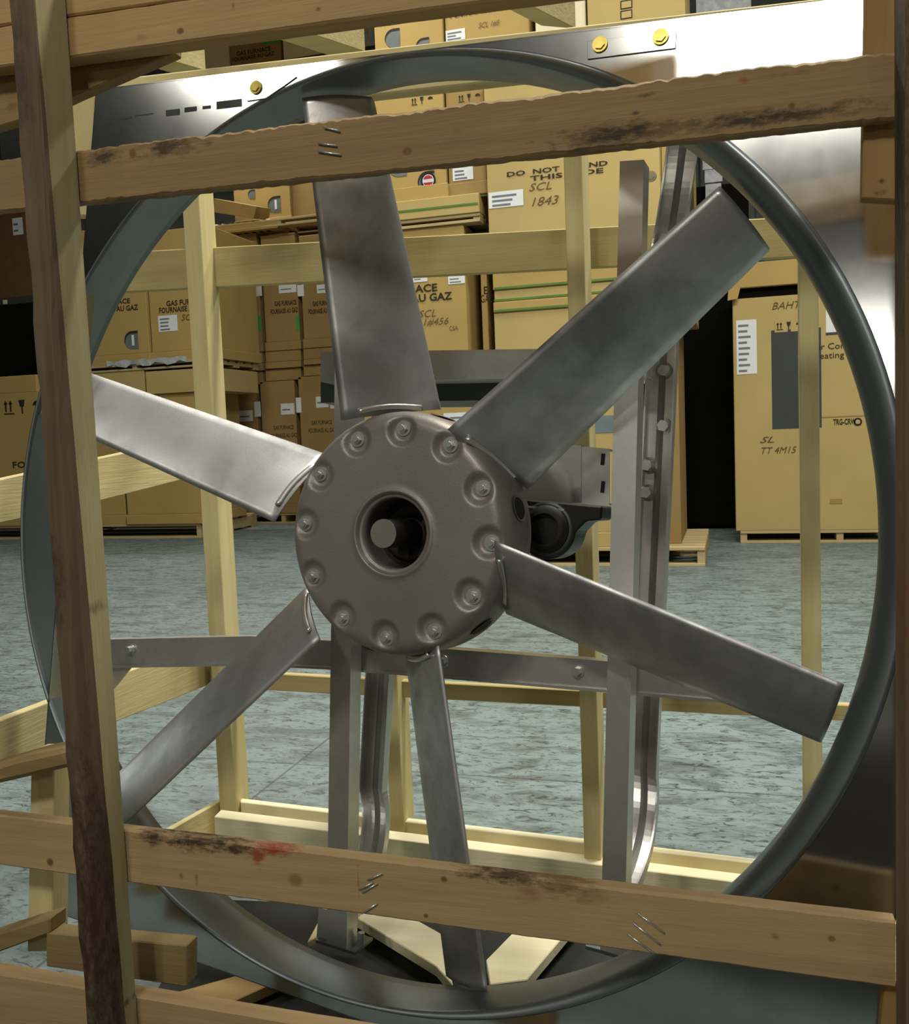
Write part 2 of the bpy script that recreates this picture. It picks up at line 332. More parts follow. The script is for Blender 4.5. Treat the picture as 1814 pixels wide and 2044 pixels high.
# orifice: bell mouth lip rolling back into the throat
prof = []
for i in range(9):
    a = math.pi / 2 * i / 8; prof.append((0.652 + 0.034 * (1 - math.sin(a)), 0.036 * (1 - math.cos(a))))
prof += [(0.652, 0.05), (0.653, 0.07), (0.654, 0.088), (0.658, 0.088), (0.657, 0.05), (0.668, 0.03), (0.688, 0.004)]
def lipm(a): return 0.16 + 0.84 * max(0.0, math.cos(a - 0.1)) ** 1.4
def lipfn(u, v, w, r, a):
    m = lipm(a); q = 0.652 + (r - 0.652) * m if w < 0.045 else r; w = w * m if w <= 0.036 else w
    return q * math.cos(a), q * math.sin(a), w
ring_o = lathe('orifice_ring', prof, M['ringm'], fan, 192, fn=lipfn, closed=True)
# square panel with the round opening
def panel():
    L, R_, T, B = -0.562, 0.705, 0.658, -0.674; n = 192; Vv = []; Fc = []; th = 0.0015
    for w in (0.0, th):
        for i in range(n):
            a = 2 * math.pi * i / n; c, s = math.cos(a), math.sin(a)
            rr = 0.652 + 0.0345 * lipm(a); iu, iv = rr * c, rr * s
            t = min((R_ / c) if c > 1e-6 else ((L / c) if c < -1e-6 else 9), (T / s) if s > 1e-6 else ((B / s) if s < -1e-6 else 9))
            ou, ov = t * c, t * s
            if math.hypot(iu, iv) > t: iu, iv = ou * 0.999, ov * 0.999
            Vv.append(P3(iu, iv, w)); Vv.append(P3(ou, ov, w))
    for i in range(n):
        j = (i + 1) % n
        Fc.append((2 * i, 2 * i + 1, 2 * j + 1, 2 * j)); Fc.append((2 * n + 2 * i, 2 * n + 2 * j, 2 * n + 2 * j + 1, 2 * n + 2 * i + 1)); Fc.append((2 * i + 1, 2 * n + 2 * i + 1, 2 * n + 2 * j + 1, 2 * j + 1))
    return Vv, Fc, (L, R_, T, B)
pv, pf, (PL, PR, PT, PB) = panel()
mesh('orifice_panel', pv, pf, M['galv'], fan)
# corners of the panel polygon (the radial fan of faces cuts them) and its folded flanges
for cu, cv in ((PL, PT), (PR, PT), (PL, PB), (PR, PB)):
    a = math.atan2(cv, cu); k = 2 * math.pi / 192; i0 = math.floor(a / k) * k; i1 = i0 + k
    def edge(al):
        c, s = math.cos(al), math.sin(al); t = min(abs((PR if c > 0 else PL) / c), abs((PT if s > 0 else PB) / s)); return t * c, t * s
    p0, p1 = edge(i0), edge(i1)
    poly('panel_corner', [P3(p0[0], p0[1], 0), P3(cu, cv, 0), P3(p1[0], p1[1], 0)], PN * 0.0015, M['galv'], fan)
def pbox(name, u0, u1, v0, v1, w0, w1, mat, parent=None, bevel=0.0):
    return hexa(name, [P3(u0, v0, w0), P3(u1, v0, w0), P3(u1, v1, w0), P3(u0, v1, w0)], [P3(u0, v0, w1), P3(u1, v0, w1), P3(u1, v1, w1), P3(u0, v1, w1)], mat, parent or fan, bevel)
pbox('panel_flange', PL, PR, PT - 0.0015, PT + 0.001, 0, 0.03, M['galv']); pbox('panel_flange', PL, PR, PB, PB + 0.0015, 0, 0.03, M['galv'])
pbox('panel_flange', PR - 0.0015, PR, PB, PT, 0, 0.03, M['galv']); pbox('panel_flange', PL, PL + 0.0015, PB, PT, 0, 0.03, M['galv'])
# splice plates with yellow bolts
def yellow_bolt(x, y, par):
    u, v = PP(x, y, -0.004); cyl('yellow_bolt', P3(u, v, -0.0065), P3(u, v, -0.002), 0.007, M['yellow'], par, 6, smooth=False); 
    return cyl('washer', P3(u, v, -0.0045), P3(u, v, -0.002), 0.0098, M['yellow'], par, 18)
for cs, bolts in (([(1172, 82), (1350, 60), (1348, 96), (1172, 118)], [(1197, 88), (1318, 73)]), ([(492, 166), (592, 153), (566, 172), (530, 196), (492, 202)], [(510, 174)])):
    sp = poly('splice_plate', [P3(*PP(x, y, -0.002), -0.002) for x, y in cs], PN * 0.002, M['galv'], fan, 0.0004)
    for x, y in bolts: yellow_bolt(x, y, sp)
# stamped marks on the panel
for x0, x1, y0, y1 in ((331, 358, 217, 236), (368, 392, 212, 228), (404, 420, 209, 222), (432, 482, 200, 222), (240, 262, 231, 243), (268, 305, 227, 236)):
    a, b_, c, d = PP(x0, y0 + 3, -.0006), PP(x1, y0 - (x1 - x0) * .12 + 3, -.0006), PP(x1, y1 - 4 - (x1 - x0) * .12, -.0006), PP(x0, y1 - 4, -.0006)
    poly('stamped_mark', [P3(*q, -0.0006) for q in (a, b_, c, d)], PN * 0.0005, M['dark_steel'], fan)

# hub
HC = (0.0, -0.005); HW = 0.083
bolts_px = [(709, 876), (801, 854), (895, 887), (960, 974), (978, 1084), (941, 1191), (863, 1261), (767, 1275), (679, 1235), (619, 1151), (604, 1045), (634, 946)]
bp = [PP(x, y, HW) for x, y in bolts_px]
hc = (sum(p[0] for p in bp) / 12, sum(p[1] for p in bp) / 12)
def hubfn(u, v, w, r, a):
    if w < HW + 0.03 and r > 0.12:
        for q in bp:
            # counterbored seat, opened towards the centre of the face
            d = math.hypot(u - q[0] * 0.975 - hc[0] * .025, v - q[1] * 0.975 - hc[1] * .025)
            if d < 0.024:
                f = min(1, (0.024 - d) / 0.009); tgt = HW + 0.0085
                if w < tgt: w = w + (tgt - w) * f
    return u, v, w
pr_ = [(0.052, HW + 0.06), (0.052, HW + 0.02), (0.0535, HW + 0.004), (0.056, HW + 0.0045), (0.0585, HW + 0.003), (0.0605, HW - 0.002), (0.063, HW - 0.003), (0.066, HW - 0.001), (0.069, HW)]
r = 0.075
while r < 0.159: pr_.append((r, HW)); r += 0.0025
for i in range(1, 11):
    a = math.pi / 2 * i / 10; pr_.append((0.160 + 0.022 * math.sin(a), HW + 0.030 * (1 - math.cos(a))))
pr_ += [(0.183, HW + 0.05), (0.183, HW + 0.09), (0.178, HW + 0.105), (0.165, HW + 0.112), (0.06, HW + 0.112), (0.03, HW + 0.112)]
hub = lathe('hub', pr_, M['hub'], fan, 300, cen=hc, fn=hubfn)
lathe('hub_bore', [(0.0, HW + 0.058), (0.03, HW + 0.058), (0.053, HW + 0.058)], M['black_in'], hub, 48, cen=hc)
lathe('bushing', [(0.0245, HW + 0.058), (0.038, HW + 0.05), (0.043, HW + 0.052), (0.044, HW + 0.058)], M['black_in'], hub, 48, cen=hc)
for i in range(3):
    a = 0.6 + i * 2.09; c = (hc[0] + 0.034 * math.cos(a), hc[1] + 0.034 * math.sin(a)); cyl('set_screw', P3(*c, HW + 0.046), P3(*c, HW + 0.056), 0.005, M['black'], hub, 10)
sh = cyl('drive_shaft', P3(hc[0], hc[1], HW - 0.027), P3(hc[0], hc[1], HW + 0.06), 0.0212, M['black_in'], fan, 40)
cyl('shaft_face', P3(hc[0], hc[1], HW - 0.0285), P3(hc[0], hc[1], HW - 0.027), 0.0208, M['hub'], sh, 40)
cyl('rear_shaft', P3(hc[0], hc[1], HW + 0.06), P3(hc[0], hc[1], 0.42), 0.0212, M['shaft'], sh, 40)
for q in bp:
    bb = cyl('hub_bolt', P3(*q, HW + 0.001), P3(*q, HW + 0.012), 0.0072, M['bolt'], hub, 6, smooth=False)
    cyl('bolt_washer', P3(*q, HW + 0.0065), P3(*q, HW + 0.0095), 0.0115, M['bolt'], hub, 18)
    cyl('bolt_end', P3(*q, HW - 0.002), P3(*q, HW + 0.001), 0.0045, M['bolt'], hub, 12)
# empty blade sockets between the blades
def pol(phi, r, w, s=0.0):
    return P3(hc[0] + r * math.cos(phi) - s * math.sin(phi), hc[1] + r * math.sin(phi) + s * math.cos(phi), w)
PHI0 = math.radians(102.64) - ROLL
SOCK = math.radians(12.5) - ROLL
for k in range(6):
    a = SOCK + k * math.pi / 3
    V_ = []; n = 28
    # oval dark hole lying on the hub's curved flank
    for rad, dr in ((1.0, 0.0012), (0.86, 0.0006)):
        for i in range(n):
            t = 2 * math.pi * i / n; da = rad * 0.105 * math.cos(t); w = HW + 0.050 + rad * 0.024 * math.sin(t); V_.append(pol(a + da, 0.1832 + dr, w))
    Fc = [(i, (i + 1) % n, n + (i + 1) % n, n + i) for i in range(n)]
    mesh('socket_rim', V_, Fc, M['hub'], hub, True)
    mesh('empty_socket', V_[n:], [tuple(range(n))], M['black_in'], hub)
# blades
BC = [(0.0449, 0.0682, 0.1765), (-0.0684, 0.1773, 0.1849), (0.0189, 0.032, 0.6568), (-0.0683, 0.0838, 0.6587)]   # (s, w, r) root+, root-, tip+, tip-
DPHI = [-3.724, -1.922, 1.262, 1.767, 3.743, -1.126]; DW = [0.0101, 0.0, -0.0145, 0.015, -0.0164, 0.0015]   # blades are not clocked perfectly evenly
def bpt(phi, s, w, r):
    """blade coordinates to world; the wheel sits slightly askew on its axle"""
    a = phi + ROLL; u = -0.0115 + r * math.cos(a) - s * math.sin(a); v = -0.0055 + r * math.sin(a) + s * math.cos(a)
    return _u * u + _v * v + PN * (w + 0.0396 * u - 0.0196 * v)
def bcoord(t, c):
    """t along the span, c across the chord (0 = + edge)"""
    lead = [BC[0][k] + (BC[2][k] - BC[0][k]) * t for k in range(3)]; trail = [BC[1][k] + (BC[3][k] - BC[1][k]) * t for k in range(3)]
    q = [lead[k] + (trail[k] - lead[k]) * c for k in range(3)]
    q[1] -= 0.010 * 4 * c * (1 - c) * (1 - 0.3 * t)
    rr = math.hypot(q[0], q[2])
    if rr > 0.650: f = 0.650 / rr; q[0] *= f; q[2] *= f
    return q
NS, NCH = 30, 10
blades = []
for k in range(6):
    phi = PHI0 - k * math.pi / 3 + math.radians(DPHI[k])
    V_ = []; Fc = []
    for side in (0, 1):
        for i in range(NS + 1):
            for j in range(NCH + 1):
                s, w, rr = bcoord(i / NS, j / NCH); V_.append(bpt(phi, s, w + DW[k] + side * 0.003, rr))
    st = NCH + 1; off = (NS + 1) * st
    for i in range(NS):
        for j in range(NCH):
            q = (i * st + j, i * st + j + 1, (i + 1) * st + j + 1, (i + 1) * st + j); Fc.append(q); Fc.append(tuple(off + x for x in q[::-1]))
    for i in range(NS):
        for j in (0, NCH): Fc.append((i * st + j, (i + 1) * st + j, off + (i + 1) * st + j, off + i * st + j))
    for j in range(NCH):
        for i in (0, NS): Fc.append((i * st + j, i * st + j + 1, off + i * st + j + 1, off + i * st + j))
    bl = mesh('fan_blade', V_, Fc, M['blade'], fan, True)
    for p in bl.data.polygons:
        if len(set(v // off for v in p.vertices)) > 1: p.use_smooth = False
    # shank collar at the root
    cpath = []
    for i in range(13):
        c = 0.22 + 0.62 * i / 12; s, w, rr = bcoord(0.0, c); cpath.append(bpt(phi, s, w + DW[k] - 0.004, 0.187 + 0.004 * math.sin(math.pi * i / 12)))
    cp = [(0.005 * math.cos(2 * math.pi * q / 8), 0.005 * math.sin(2 * math.pi * q / 8)) for q in range(8)]
    sweep('root_collar', cpath, cp, PN, M['galv_frame'], bl, True)


# rear support frame of the fan (bent galvanised channels)
GV = M['galv_frame']
def chan(a, d, t=0.0025, g=0.0):
    o = [(-a, d), (-a, 0)] + ([(-g, 0), (0, g), (g, 0)] if g else []) + [(a, 0), (a, d)]
    i = [(a - t, d), (a - t, t)] + ([(g, t), (0, g + t), (-g, t)] if g else []) + [(-a + t, t), (-a + t, d)]
    return o + i
WV = 0.20
def vpost(x_l, x_r, y0, y1, y_top, y_bot, name='upright_channel', dep=0.035):
    """upright C-channel: its front face spans x_l..x_r between two heights y0 and y1 of the photograph, then runs y_top..y_bot"""
    ua, va = PP(x_l[0], y0, WV); ub, vb = PP(x_r[0], y0, WV); uc, vc = PP(x_l[1], y1, WV); ud, vd = PP(x_r[1], y1, WV)
    ut, ul = (ua + ub) / 2, (uc + ud) / 2; h = ((ub - ua) + (ud - uc)) / 4
    vt = PP(x_l[0], y_top, WV)[1]; vb_ = PP(x_l[1], y_bot, WV)[1]
    um = lambda v_: ut + (ul - ut) * (v_ - va) / (vc - va)
    path = [P3(um(vt), vt, WV), P3(um(vb_), vb_, WV)]; u0 = um(vb_)
    # face towards the camera, lips pointing back
    pr2 = chan(h, dep)
    V_ = []; n = len(pr2)
    for p in path:
        for a, b2 in pr2: V_.append(p + PU * a + PN * b2)
    Fc = [(k, (k + 1) % n, n + (k + 1) % n, n + k) for k in range(n)] + [tuple(range(n)), tuple(range(2 * n - 1, n - 1, -1))]
    mesh(name, V_, Fc, GV, fan); return u0, h, vt, vb_
v1 = vpost((661, 655), (700, 697), 1276, 1600, 330, 1885)
v2 = vpost((1233, 1206), (1282, 1253), 460, 1600, 322, 1900)
# C-shaped bent rear legs
def bentleg(xl, xr, yref, vfront, ytop_bend, ybot_bend, lean, WR=0.46):
    ua, va = PP(xl, yref, WR); ub, _ = PP(xr, yref, WR); u0 = (ua + ub) / 2; h = (ub - ua) / 2
    vt = PP(xl, ytop_bend, WR)[1]; vb_ = PP(xl, ybot_bend, WR)[1]
    wf = WV + 0.05; drop = 0.13; uf = vfront[0] - vfront[1] * 0.9
    # smooth: quadratic bend from the front foot to the rear upright
    def bend(v_from, v_to, n=22):
        out = []
        for i in range(n + 1):
            t = i / n; out.append((uf + (u0 - uf) * t, v_from + (v_to - v_from) * (t ** 1.6), wf + (WR - wf) * (1 - (1 - t) ** 1.8)))
        return out
    top = bend(vt + drop, vt - 0.02); bot = bend(vb_ - drop, vb_ + 0.02)
    path = top + [(u0, vt - 0.02 + (vb_ + 0.02 - vt + 0.02) * i / 6, WR) for i in range(1, 6)] + bot[::-1]
    path = [(p[0] + lean * (p[1] - va) * (p[2] - wf) / (WR - wf), p[1], p[2]) for p in path]
    sweep('bent_rear_leg', [P3(*p) for p in path], [(a, -b2) for a, b2 in chan(h, 0.022, 0.003, 0.006)], PU, GV, fan, False)
    return u0, h, WR
j1 = bentleg(737, 784, 1400, v1, 1060, 1590, -0.03)
j2 = bentleg(1277, 1336, 1100, v2, 470, 1560, -0.045)
def hbar(name, pts_top, pts_bot, w, dep, mat, t=0.0025, lip=0.012):
    """horizontal channel: front web between two pixel polylines at depth w, flanges running back by dep"""
    V_ = []; Fc = []; n = len(pts_top)
    for (xt, yt), (xb, yb) in zip(pts_top, pts_bot):
        a = Vector(P3(*PP(xt, yt, w), w)); c = Vector(P3(*PP(xb, yb, w), w))
        up = (a - c).normalized()
        V_ += [a + PN * dep, a, c, c + PN * dep, c + PN * dep + up * t, c + PN * t + up * t, a + PN * t - up * t, a + PN * dep - up * t]
    for i in range(n - 1):
        for k in range(8): Fc.append((i * 8 + k, i * 8 + (k + 1) % 8, (i + 1) * 8 + (k + 1) % 8, (i + 1) * 8 + k))
    Fc.append(tuple(range(8))); Fc.append(tuple((n - 1) * 8 + k for k in range(7, -1, -1)))
    return mesh(name, V_, Fc, mat, fan)
WH = 0.25
hbar('lower_cross_channel', [(150, 1278), (500, 1270), (660, 1279), (900, 1296), (1211, 1320), (1440, 1338), (1640, 1352)], [(150, 1328), (500, 1323), (660, 1331), (900, 1350), (1211, 1376), (1440, 1396), (1640, 1412)], WH, 0.03, GV)
hbar('cross_channel_lip', [(150, 1329), (500, 1324), (660, 1332), (900, 1351), (1211, 1377), (1440, 1397), (1640, 1413)], [(150, 1335), (500, 1329), (660, 1337), (900, 1356), (1211, 1383), (1440, 1403), (1640, 1419)], WH - 0.006, 0.012, GV)
poly('channel_bracket', [P3(*PP(x, y, WH + .004), WH + .004) for x, y in ((180, 1330), (264, 1330), (228, 1374), (180, 1400))], PN * .003, GV, fan)
hbar('upper_cross_channel', [(640, 703), (1290, 693)], [(640, 762), (1290, 751)], 0.36, 0.05, GV)
hbar('motor_shelf', [(640, 762), (1240, 752)], [(640, 804), (1240, 795)], 0.44, 0.10, M['dark_steel'])
# bearing carrier with hanging pillow block
WB = 0.30
hbar('bearing_carrier', [(700, 888), (1160, 889)], [(700, 1004), (1160, 1004)], WB, 0.06, M['galv'])
hbar('carrier_end_bracket', [(1161, 891), (1216, 896)], [(1161, 1008), (1216, 1008)], WB - 0.012, 0.05, GV)
for y in (917, 972): 
    u, v = PP(1203, y, WB - 0.013); pbox('slot', u - 0.003, u + 0.003, v - 0.009, v + 0.009, WB - 0.0135, WB - 0.011, M['black'])
u, v = PP(1092, 1056, 0.24); rb = PP(1150, 1056, 0.24)[0] - u
R_b = 0.047
pts = []
for i in range(25):
    a = math.pi + math.pi * i / 24; pts.append((u + R_b * math.cos(a), v + R_b * math.sin(a)))
pts += [(u + 0.062, v + 0.018), (u + 0.085, v + 0.022), (u + 0.085, v + 0.043), (u - 0.085, v + 0.043), (u - 0.085, v + 0.022), (u - 0.06, v + 0.018)]
pb = poly('pillow_block', [P3(a, c, 0.235) for a, c in pts], PN * 0.06, M['black'], fan, 0.003)
lathe('bearing_race', [(0.024, 0.222), (0.034, 0.222), (0.038, 0.236)], M['black_in'], pb, 40, cen=(u, v))
lathe('bearing_ring', [(0.036, 0.2335), (0.039, 0.232), (0.042, 0.2345)], M['dark_steel'], pb, 40, cen=(u, v))
pbox('bearing_shim', PP(1055, 1010, .235)[0], PP(1128, 1010, .235)[0], PP(1060, 1014, .235)[1], PP(1060, 1010, .235)[1], .232, .236, M['bolt'])
# bolts on the frame
def hexbolt(x, y, w, r=0.0085, ln=0.012, washer=True, par=None):
    u, v = PP(x, y, w); cyl('frame_bolt', P3(u, v, w - ln), P3(u, v, w + 0.004), r, M['bolt'], par or fan, 6, smooth=False)
    if washer: cyl('frame_washer', P3(u, v, w - 0.003), P3(u, v, w), r * 1.5, M['bolt'], par or fan, 18)
for x, y in ((262, 1297), (885, 1320), (1153, 1340)): hexbolt(x, y, WH, 0.007)
for x, y in ((1326, 741), (1325, 851)): hexbolt(x, y, 0.46, 0.010)
for x, y in ((1297, 930), (1295, 984)): hexbolt(x, y, 0.46, 0.010, 0.03)
hexbolt(1300, 353, 0.40, 0.006, 0.004)
# foot plates where the uprights meet the base
for (u0, h, vt, vb_) in (v1, v2):
    fp = pbox('foot_plate', u0 - 0.04, u0 + 0.035, vb_ - 0.004, vb_ + 0.001, WV, WV + 0.06, M['ringm'])
    pbox('foot_gusset', u0 - 0.045, u0 - h, vb_, vb_ + 0.05, WV + 0.01, WV + 0.03, GV)
    for s in (-0.055, 0.035): cyl('foot_bolt', P3(u0 + s * .8, vb_, WV + 0.03), P3(u0 + s * .8, vb_ + 0.02, WV + 0.03), 0.006, M['bolt'], fp, 6, smooth=False)

# ---------------------------------------------------------------- shipping crate
crate = thing('shipping_crate', (0.1, 0.25, ZF), 'open slatted pine shipping crate around the big fan, rough boards with staples and bark edges', 'crate')
up = slat('crate_slat', -60, 326, 428, 1787, 101, 237, YF, 0.018, M['slat_up'], crate, 0.0045, 1, 300)
lo = slat('crate_slat', -60, 1620, 1719, 1787, 1840, 1972, YF, 0.019, M['slat_low'], crate, 0.0015, 2, 160)
slat('crate_slat', -60, 62, 141, 1200, -120, -28, YF, 0.030, M['slat_top'], crate, 0.002, 3)
slat('crate_slat', -60, -60, 60, 1200, -300, -122, YF, 0.030, M['slat_top'], crate, 0.002, 4)
slat('crate_slat', -60, 1934, 2050, 1000, 2111, 2240, YF, 0.026, M['slat_low'], crate, 0.001, 5)
# left front post with bark (waney) edge
def waney_post():
    xl, xr, yf, yb = -0.299, -0.265, -0.270, -0.212; n = 60; V_ = []; Fc = []; mi = []
    z0, z1 = ZF + 0.02, 0.95
    for i in range(n + 1):
        z = z0 + (z1 - z0) * i / n; t = 1 - i / n
        wn = max(0.03, min(1, (t - 0.12) * 1.25)) + 0.10 * noise.noise(Vector((0, 0, z * 9))); wn = max(0.02, wn)
        e = 0.0025 * noise.noise(Vector((3, 0, z * 14))) + 0.0015 * noise.noise(Vector((9, 0, z * 45)))
        V_ += [Vector((xl + e, yf + 0.004, z)), Vector((xl + 0.003 + e, yf + e, z)), Vector((xr - 0.016 * wn + e, yf + e * 0.6, z)), Vector((xr - 0.004 * wn, yf + 0.016 * wn + e, z)), Vector((xr, yf + 0.034 * wn + 0.002, z)), Vector((xr, yb, z)), Vector((xl, yb, z))]
    k = 7
    for i in range(n):
        for j in range(k):
            Fc.append((i * k + j, i * k + (j + 1) % k, (i + 1) * k + (j + 1) % k, (i + 1) * k + j)); mi.append(0 if j in (0, 1, 2, 3) else 1)
    Fc += [tuple(range(k)), tuple(n * k + j for j in range(k - 1, -1, -1))]; mi += [1, 1]
    return mesh('crate_post', V_, Fc, [M['bark'], M['post_wood']], crate, False, mi)
waney_post()
xr = W(1785, 1000, YF).x
box('crate_post', xr, xr + 0.036, -0.275, -0.212, ZF + 0.02, 0.95, M['bark_dark'], crate, 0.003)
# blocks behind the slats
def pslab(name, px, Y, th, mat, bevel=0.0015): return poly(name, [W(x, y, Y) for x, y in px], (0, th, 0), mat, crate, bevel)
pslab('corner_block', [(1729, -60), (1830, -60), (1830, 402), (1721, 396)], -0.190, 0.022, M['block'])
pslab('corner_block', [(1766, 1960), (1830, 1960), (1830, 2120), (1752, 2120)], -0.190, 0.02, M['block'])
pslab('corner_block', [(118, 130), (186, 130), (192, 430), (118, 430)], 0.16, 0.03, M['wood_z'])
pslab('corner_gusset', [(-60, 268), (60, 234), (147, 192), (345, 106), (345, 60), (-60, 120)], -0.178, 0.02, M['gusset'])
# lower board behind the left post and short upright further left
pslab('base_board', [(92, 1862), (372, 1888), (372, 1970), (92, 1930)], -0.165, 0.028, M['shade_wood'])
pslab('short_upright', [(62, 1500), (108, 1500), (104, 1900), (54, 1900)], -0.125, 0.035, M['wood_z'])
# left side rails running back
def side(name, px, X, th, mat, bevel=0.0015): return poly(name, [WX(x, y, X) for x, y in px], (-th, 0, 0), mat, crate, bevel)
XL = -0.70
side('side_rail', [(-60, 1462), (330, 1312), (430, 1270), (440, 1358), (233, 1440), (-60, 1552)], XL, 0.02, M['wood_y'])
side('side_brace', [(-60, 970), (410, 869), (410, 946), (201, 999), (-60, 1058)], XL, 0.02, M['wood_y'])
pslab('side_rail', [(-60, 1543), (40, 1514), (127, 1495), (140, 1532), (-60, 1578)], -0.19, 0.06, M['bark_side'], 0.006)
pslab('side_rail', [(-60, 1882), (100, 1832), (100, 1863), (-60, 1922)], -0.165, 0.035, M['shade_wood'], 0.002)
# rear posts, rails and base
YR = 0.66
def upright(xl, xb, xr_, yref, Y, z0, z1, mat=None):
    """front face xl..xb and right side face xb..xr_ as seen at height yref"""
    a = W(xl, yref, Y).x; b_ = W(xb, yref, Y).x; z = W(xb, yref, Y).z
    dep = WX(xr_, yref, b_).y - Y
    return box('rear_post', a, b_, Y, Y + min(max(dep, 0.03), 0.09), z0, z1, mat or M['wood_z'], crate, 0.0015)
upright(404, 437, 466, 1060, 0.70, -0.80, 0.80)
upright(1142, 1177, 1194, 900, 0.62, -0.80, 0.80)
upright(772, 799, 821, 1500, 0.69, -0.80, 0.58)
upright(1598, 1637, 1646, 1000, 0.60, -0.80, 0.80)
slat('rear_rail', 150, 508, 588, 1800, 421, 502, 0.75, 0.02, M['rail_x'], crate)
def base_rail(pts, z, zh, mat):
    """board on edge: pts = top front-left, front-right, back-right, back-left pixels on the plane z"""
    q = [WZ(x, y, z + dz) for (x, y), dz in zip(pts, (0, -0.03, -0.03, 0))]
    return hexa('base_rail', q, [p - Vector((0, 0, zh)) for p in q], mat, crate, 0.0015)
base_rail([(427, 1630), (1520, 1767), (1520, 1749), (441, 1616)], -0.715, 0.085, M['pale_x'])
base_rail([(480, 1601), (1560, 1730), (1560, 1720), (480, 1593)], -0.715, 0.085, M['pale_x'])
q = [WZ(340, 1657, -.715), WZ(442, 1598, -.715), WZ(433, 1597, -.715), WZ(328, 1655, -.715)]
hexa('base_rail', q, [p - Vector((0, 0, .085)) for p in q], M['wood_y'], crate, 0.0015)
slat('rear_rail', 420, 1338, 1372, 1700, 1408, 1440, 0.72, 0.02, M['rail_x'], crate)
# top rail behind the panel and diagonal top braces
slat('top_rail', 100, 172, 262, 1800, -22, 70, 0.17, 0.03, M['wood_x'], crate)
def flat(name, px, Z, th, mat): return poly(name, [WZ(x, y, Z) for x, y in px], (0, 0, th), mat, crate, 0.0015)
flat('top_brace', [(430, 39), (660, 112), (730, 104), (500, 27)], 0.80, 0.045, M['wood_x'])
flat('top_brace', [(900, -38), (1080, 52), (1150, 58), (970, -34)], 0.80, 0.045, M['wood_x'])
flat('top_brace', [(190, 105), (360, 150), (412, 142), (240, 92)], 0.80, 0.045, M['wood_x'])
# boards lying across the base under the fan
flat('floor_board', [(640, 1800), (772, 1822), (884, 1886), (905, 1990), (870, 1950), (689, 1838)], -0.78, 0.02, M['pale_x'])
flat('floor_board', [(1075, 1830), (1165, 1842), (1052, 1979), (979, 1988), (971, 1938)], -0.78, 0.02, M['pale_x'])
flat('floor_board', [(655, 1815), (700, 1822), (640, 1880), (614, 1893)], -0.74, 0.012, M['wood_y'])
flat('floor_board', [(330, 2010), (560, 1945), (600, 1960), (420, 2044)], -0.79, 0.02, M['gusset'])
flat('shade_sheet', [(250, 2090), (1700, 2300), (1500, 1840), (420, 1800)], -0.805, 0.006, M['base_shade'])  # sheet added to hold the shade below the fan
box('base_skid', -0.75, 0.78, -0.20, -0.12, ZF, -0.785, M['base_shade'], crate)
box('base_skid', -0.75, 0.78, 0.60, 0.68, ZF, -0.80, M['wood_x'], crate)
# staples and nails in the slats
def staple(x0, y0, x1, y1, Y=YF):
    a = W(x0, y0, Y - 0.002); b_ = W(x1, y1, Y - 0.002)
    cyl('staple', a, b_, 0.0011, M['bolt'], up if y0 < 1000 else lo, 6)
for s in ((646, 254, 678, 262), (634, 286, 672, 291), (634, 302, 680, 309), (722, 1782, 752, 1764), (716, 1776, 744, 1762), (733, 1757, 762, 1744), (722, 1824, 752, 1804), (1270, 1821, 1326, 1863), (1263, 1842, 1318, 1886), (1252, 1864, 1306, 1904)): staple(*s)

# ---------------------------------------------------------------- warehouse stock
def put_text(par, s, size, org, mat, sx=1.0, shear=0.0, name='lettering', bold=0.0):
    cu = bpy.data.curves.new('tmp', 'FONT'); cu.body = s; cu.size = size; cu.shear = shear; cu.offset = bold; cu.resolution_u = 2
    ob = bpy.data.objects.new('tmp', cu); COL.objects.link(ob); dg = bpy.context.evaluated_depsgraph_get(); dg.update()
    me = bpy.data.meshes.new_from_object(ob.evaluated_get(dg)); bpy.data.objects.remove(ob); bpy.data.curves.remove(cu); me.name = name
    for v in me.vertices:
        x, y, z = v.co; v.co = (org[0] + x * sx, org[1], org[2] + y)
    me.materials.clear()
    return link(name, me, mat, par)
def carton(name, xl, xr_, yt, yb, Y, dep, label, cat='box', mat='card', tray=True, z0=None, group=None, top_tray=False):
    a = W(xl, yb, Y); c = W(xr_, yb, Y); t = W(xl, yt, Y)
    X0, X1, Z0, Z1 = a.x, c.x, (a.z if z0 is None else z0), t.z
    th = thing(name, ((X0 + X1) / 2, Y + dep / 2, Z0), label, cat, group)
    th['d'] = 0; del th['d']
    hgt = Z1 - Z0; tr = min(0.10, hgt * 0.12) if tray else 0
    e = 0.012
    box('carton_body', X0, X1, Y, Y + dep, Z0 + (tr if tray else 0), Z1 - (tr if top_tray else 0), M[mat], th, 0.004)
    if tray: box('base_tray', X0 - e, X1 + e, Y - e, Y + dep + e, Z0, Z0 + tr, M[mat], th, 0.004)
    if top_tray: box('lid_tray', X0 - e, X1 + e, Y - e, Y + dep + e, Z1 - tr, Z1, M[mat], th, 0.004)
    th_info = dict(t=th, X0=X0, X1=X1, Z0=Z0, Z1=Z1, Y=Y)
    return th_info
def onf(B, x, y): p = W(x, y, B['Y'] - 0.004); return p
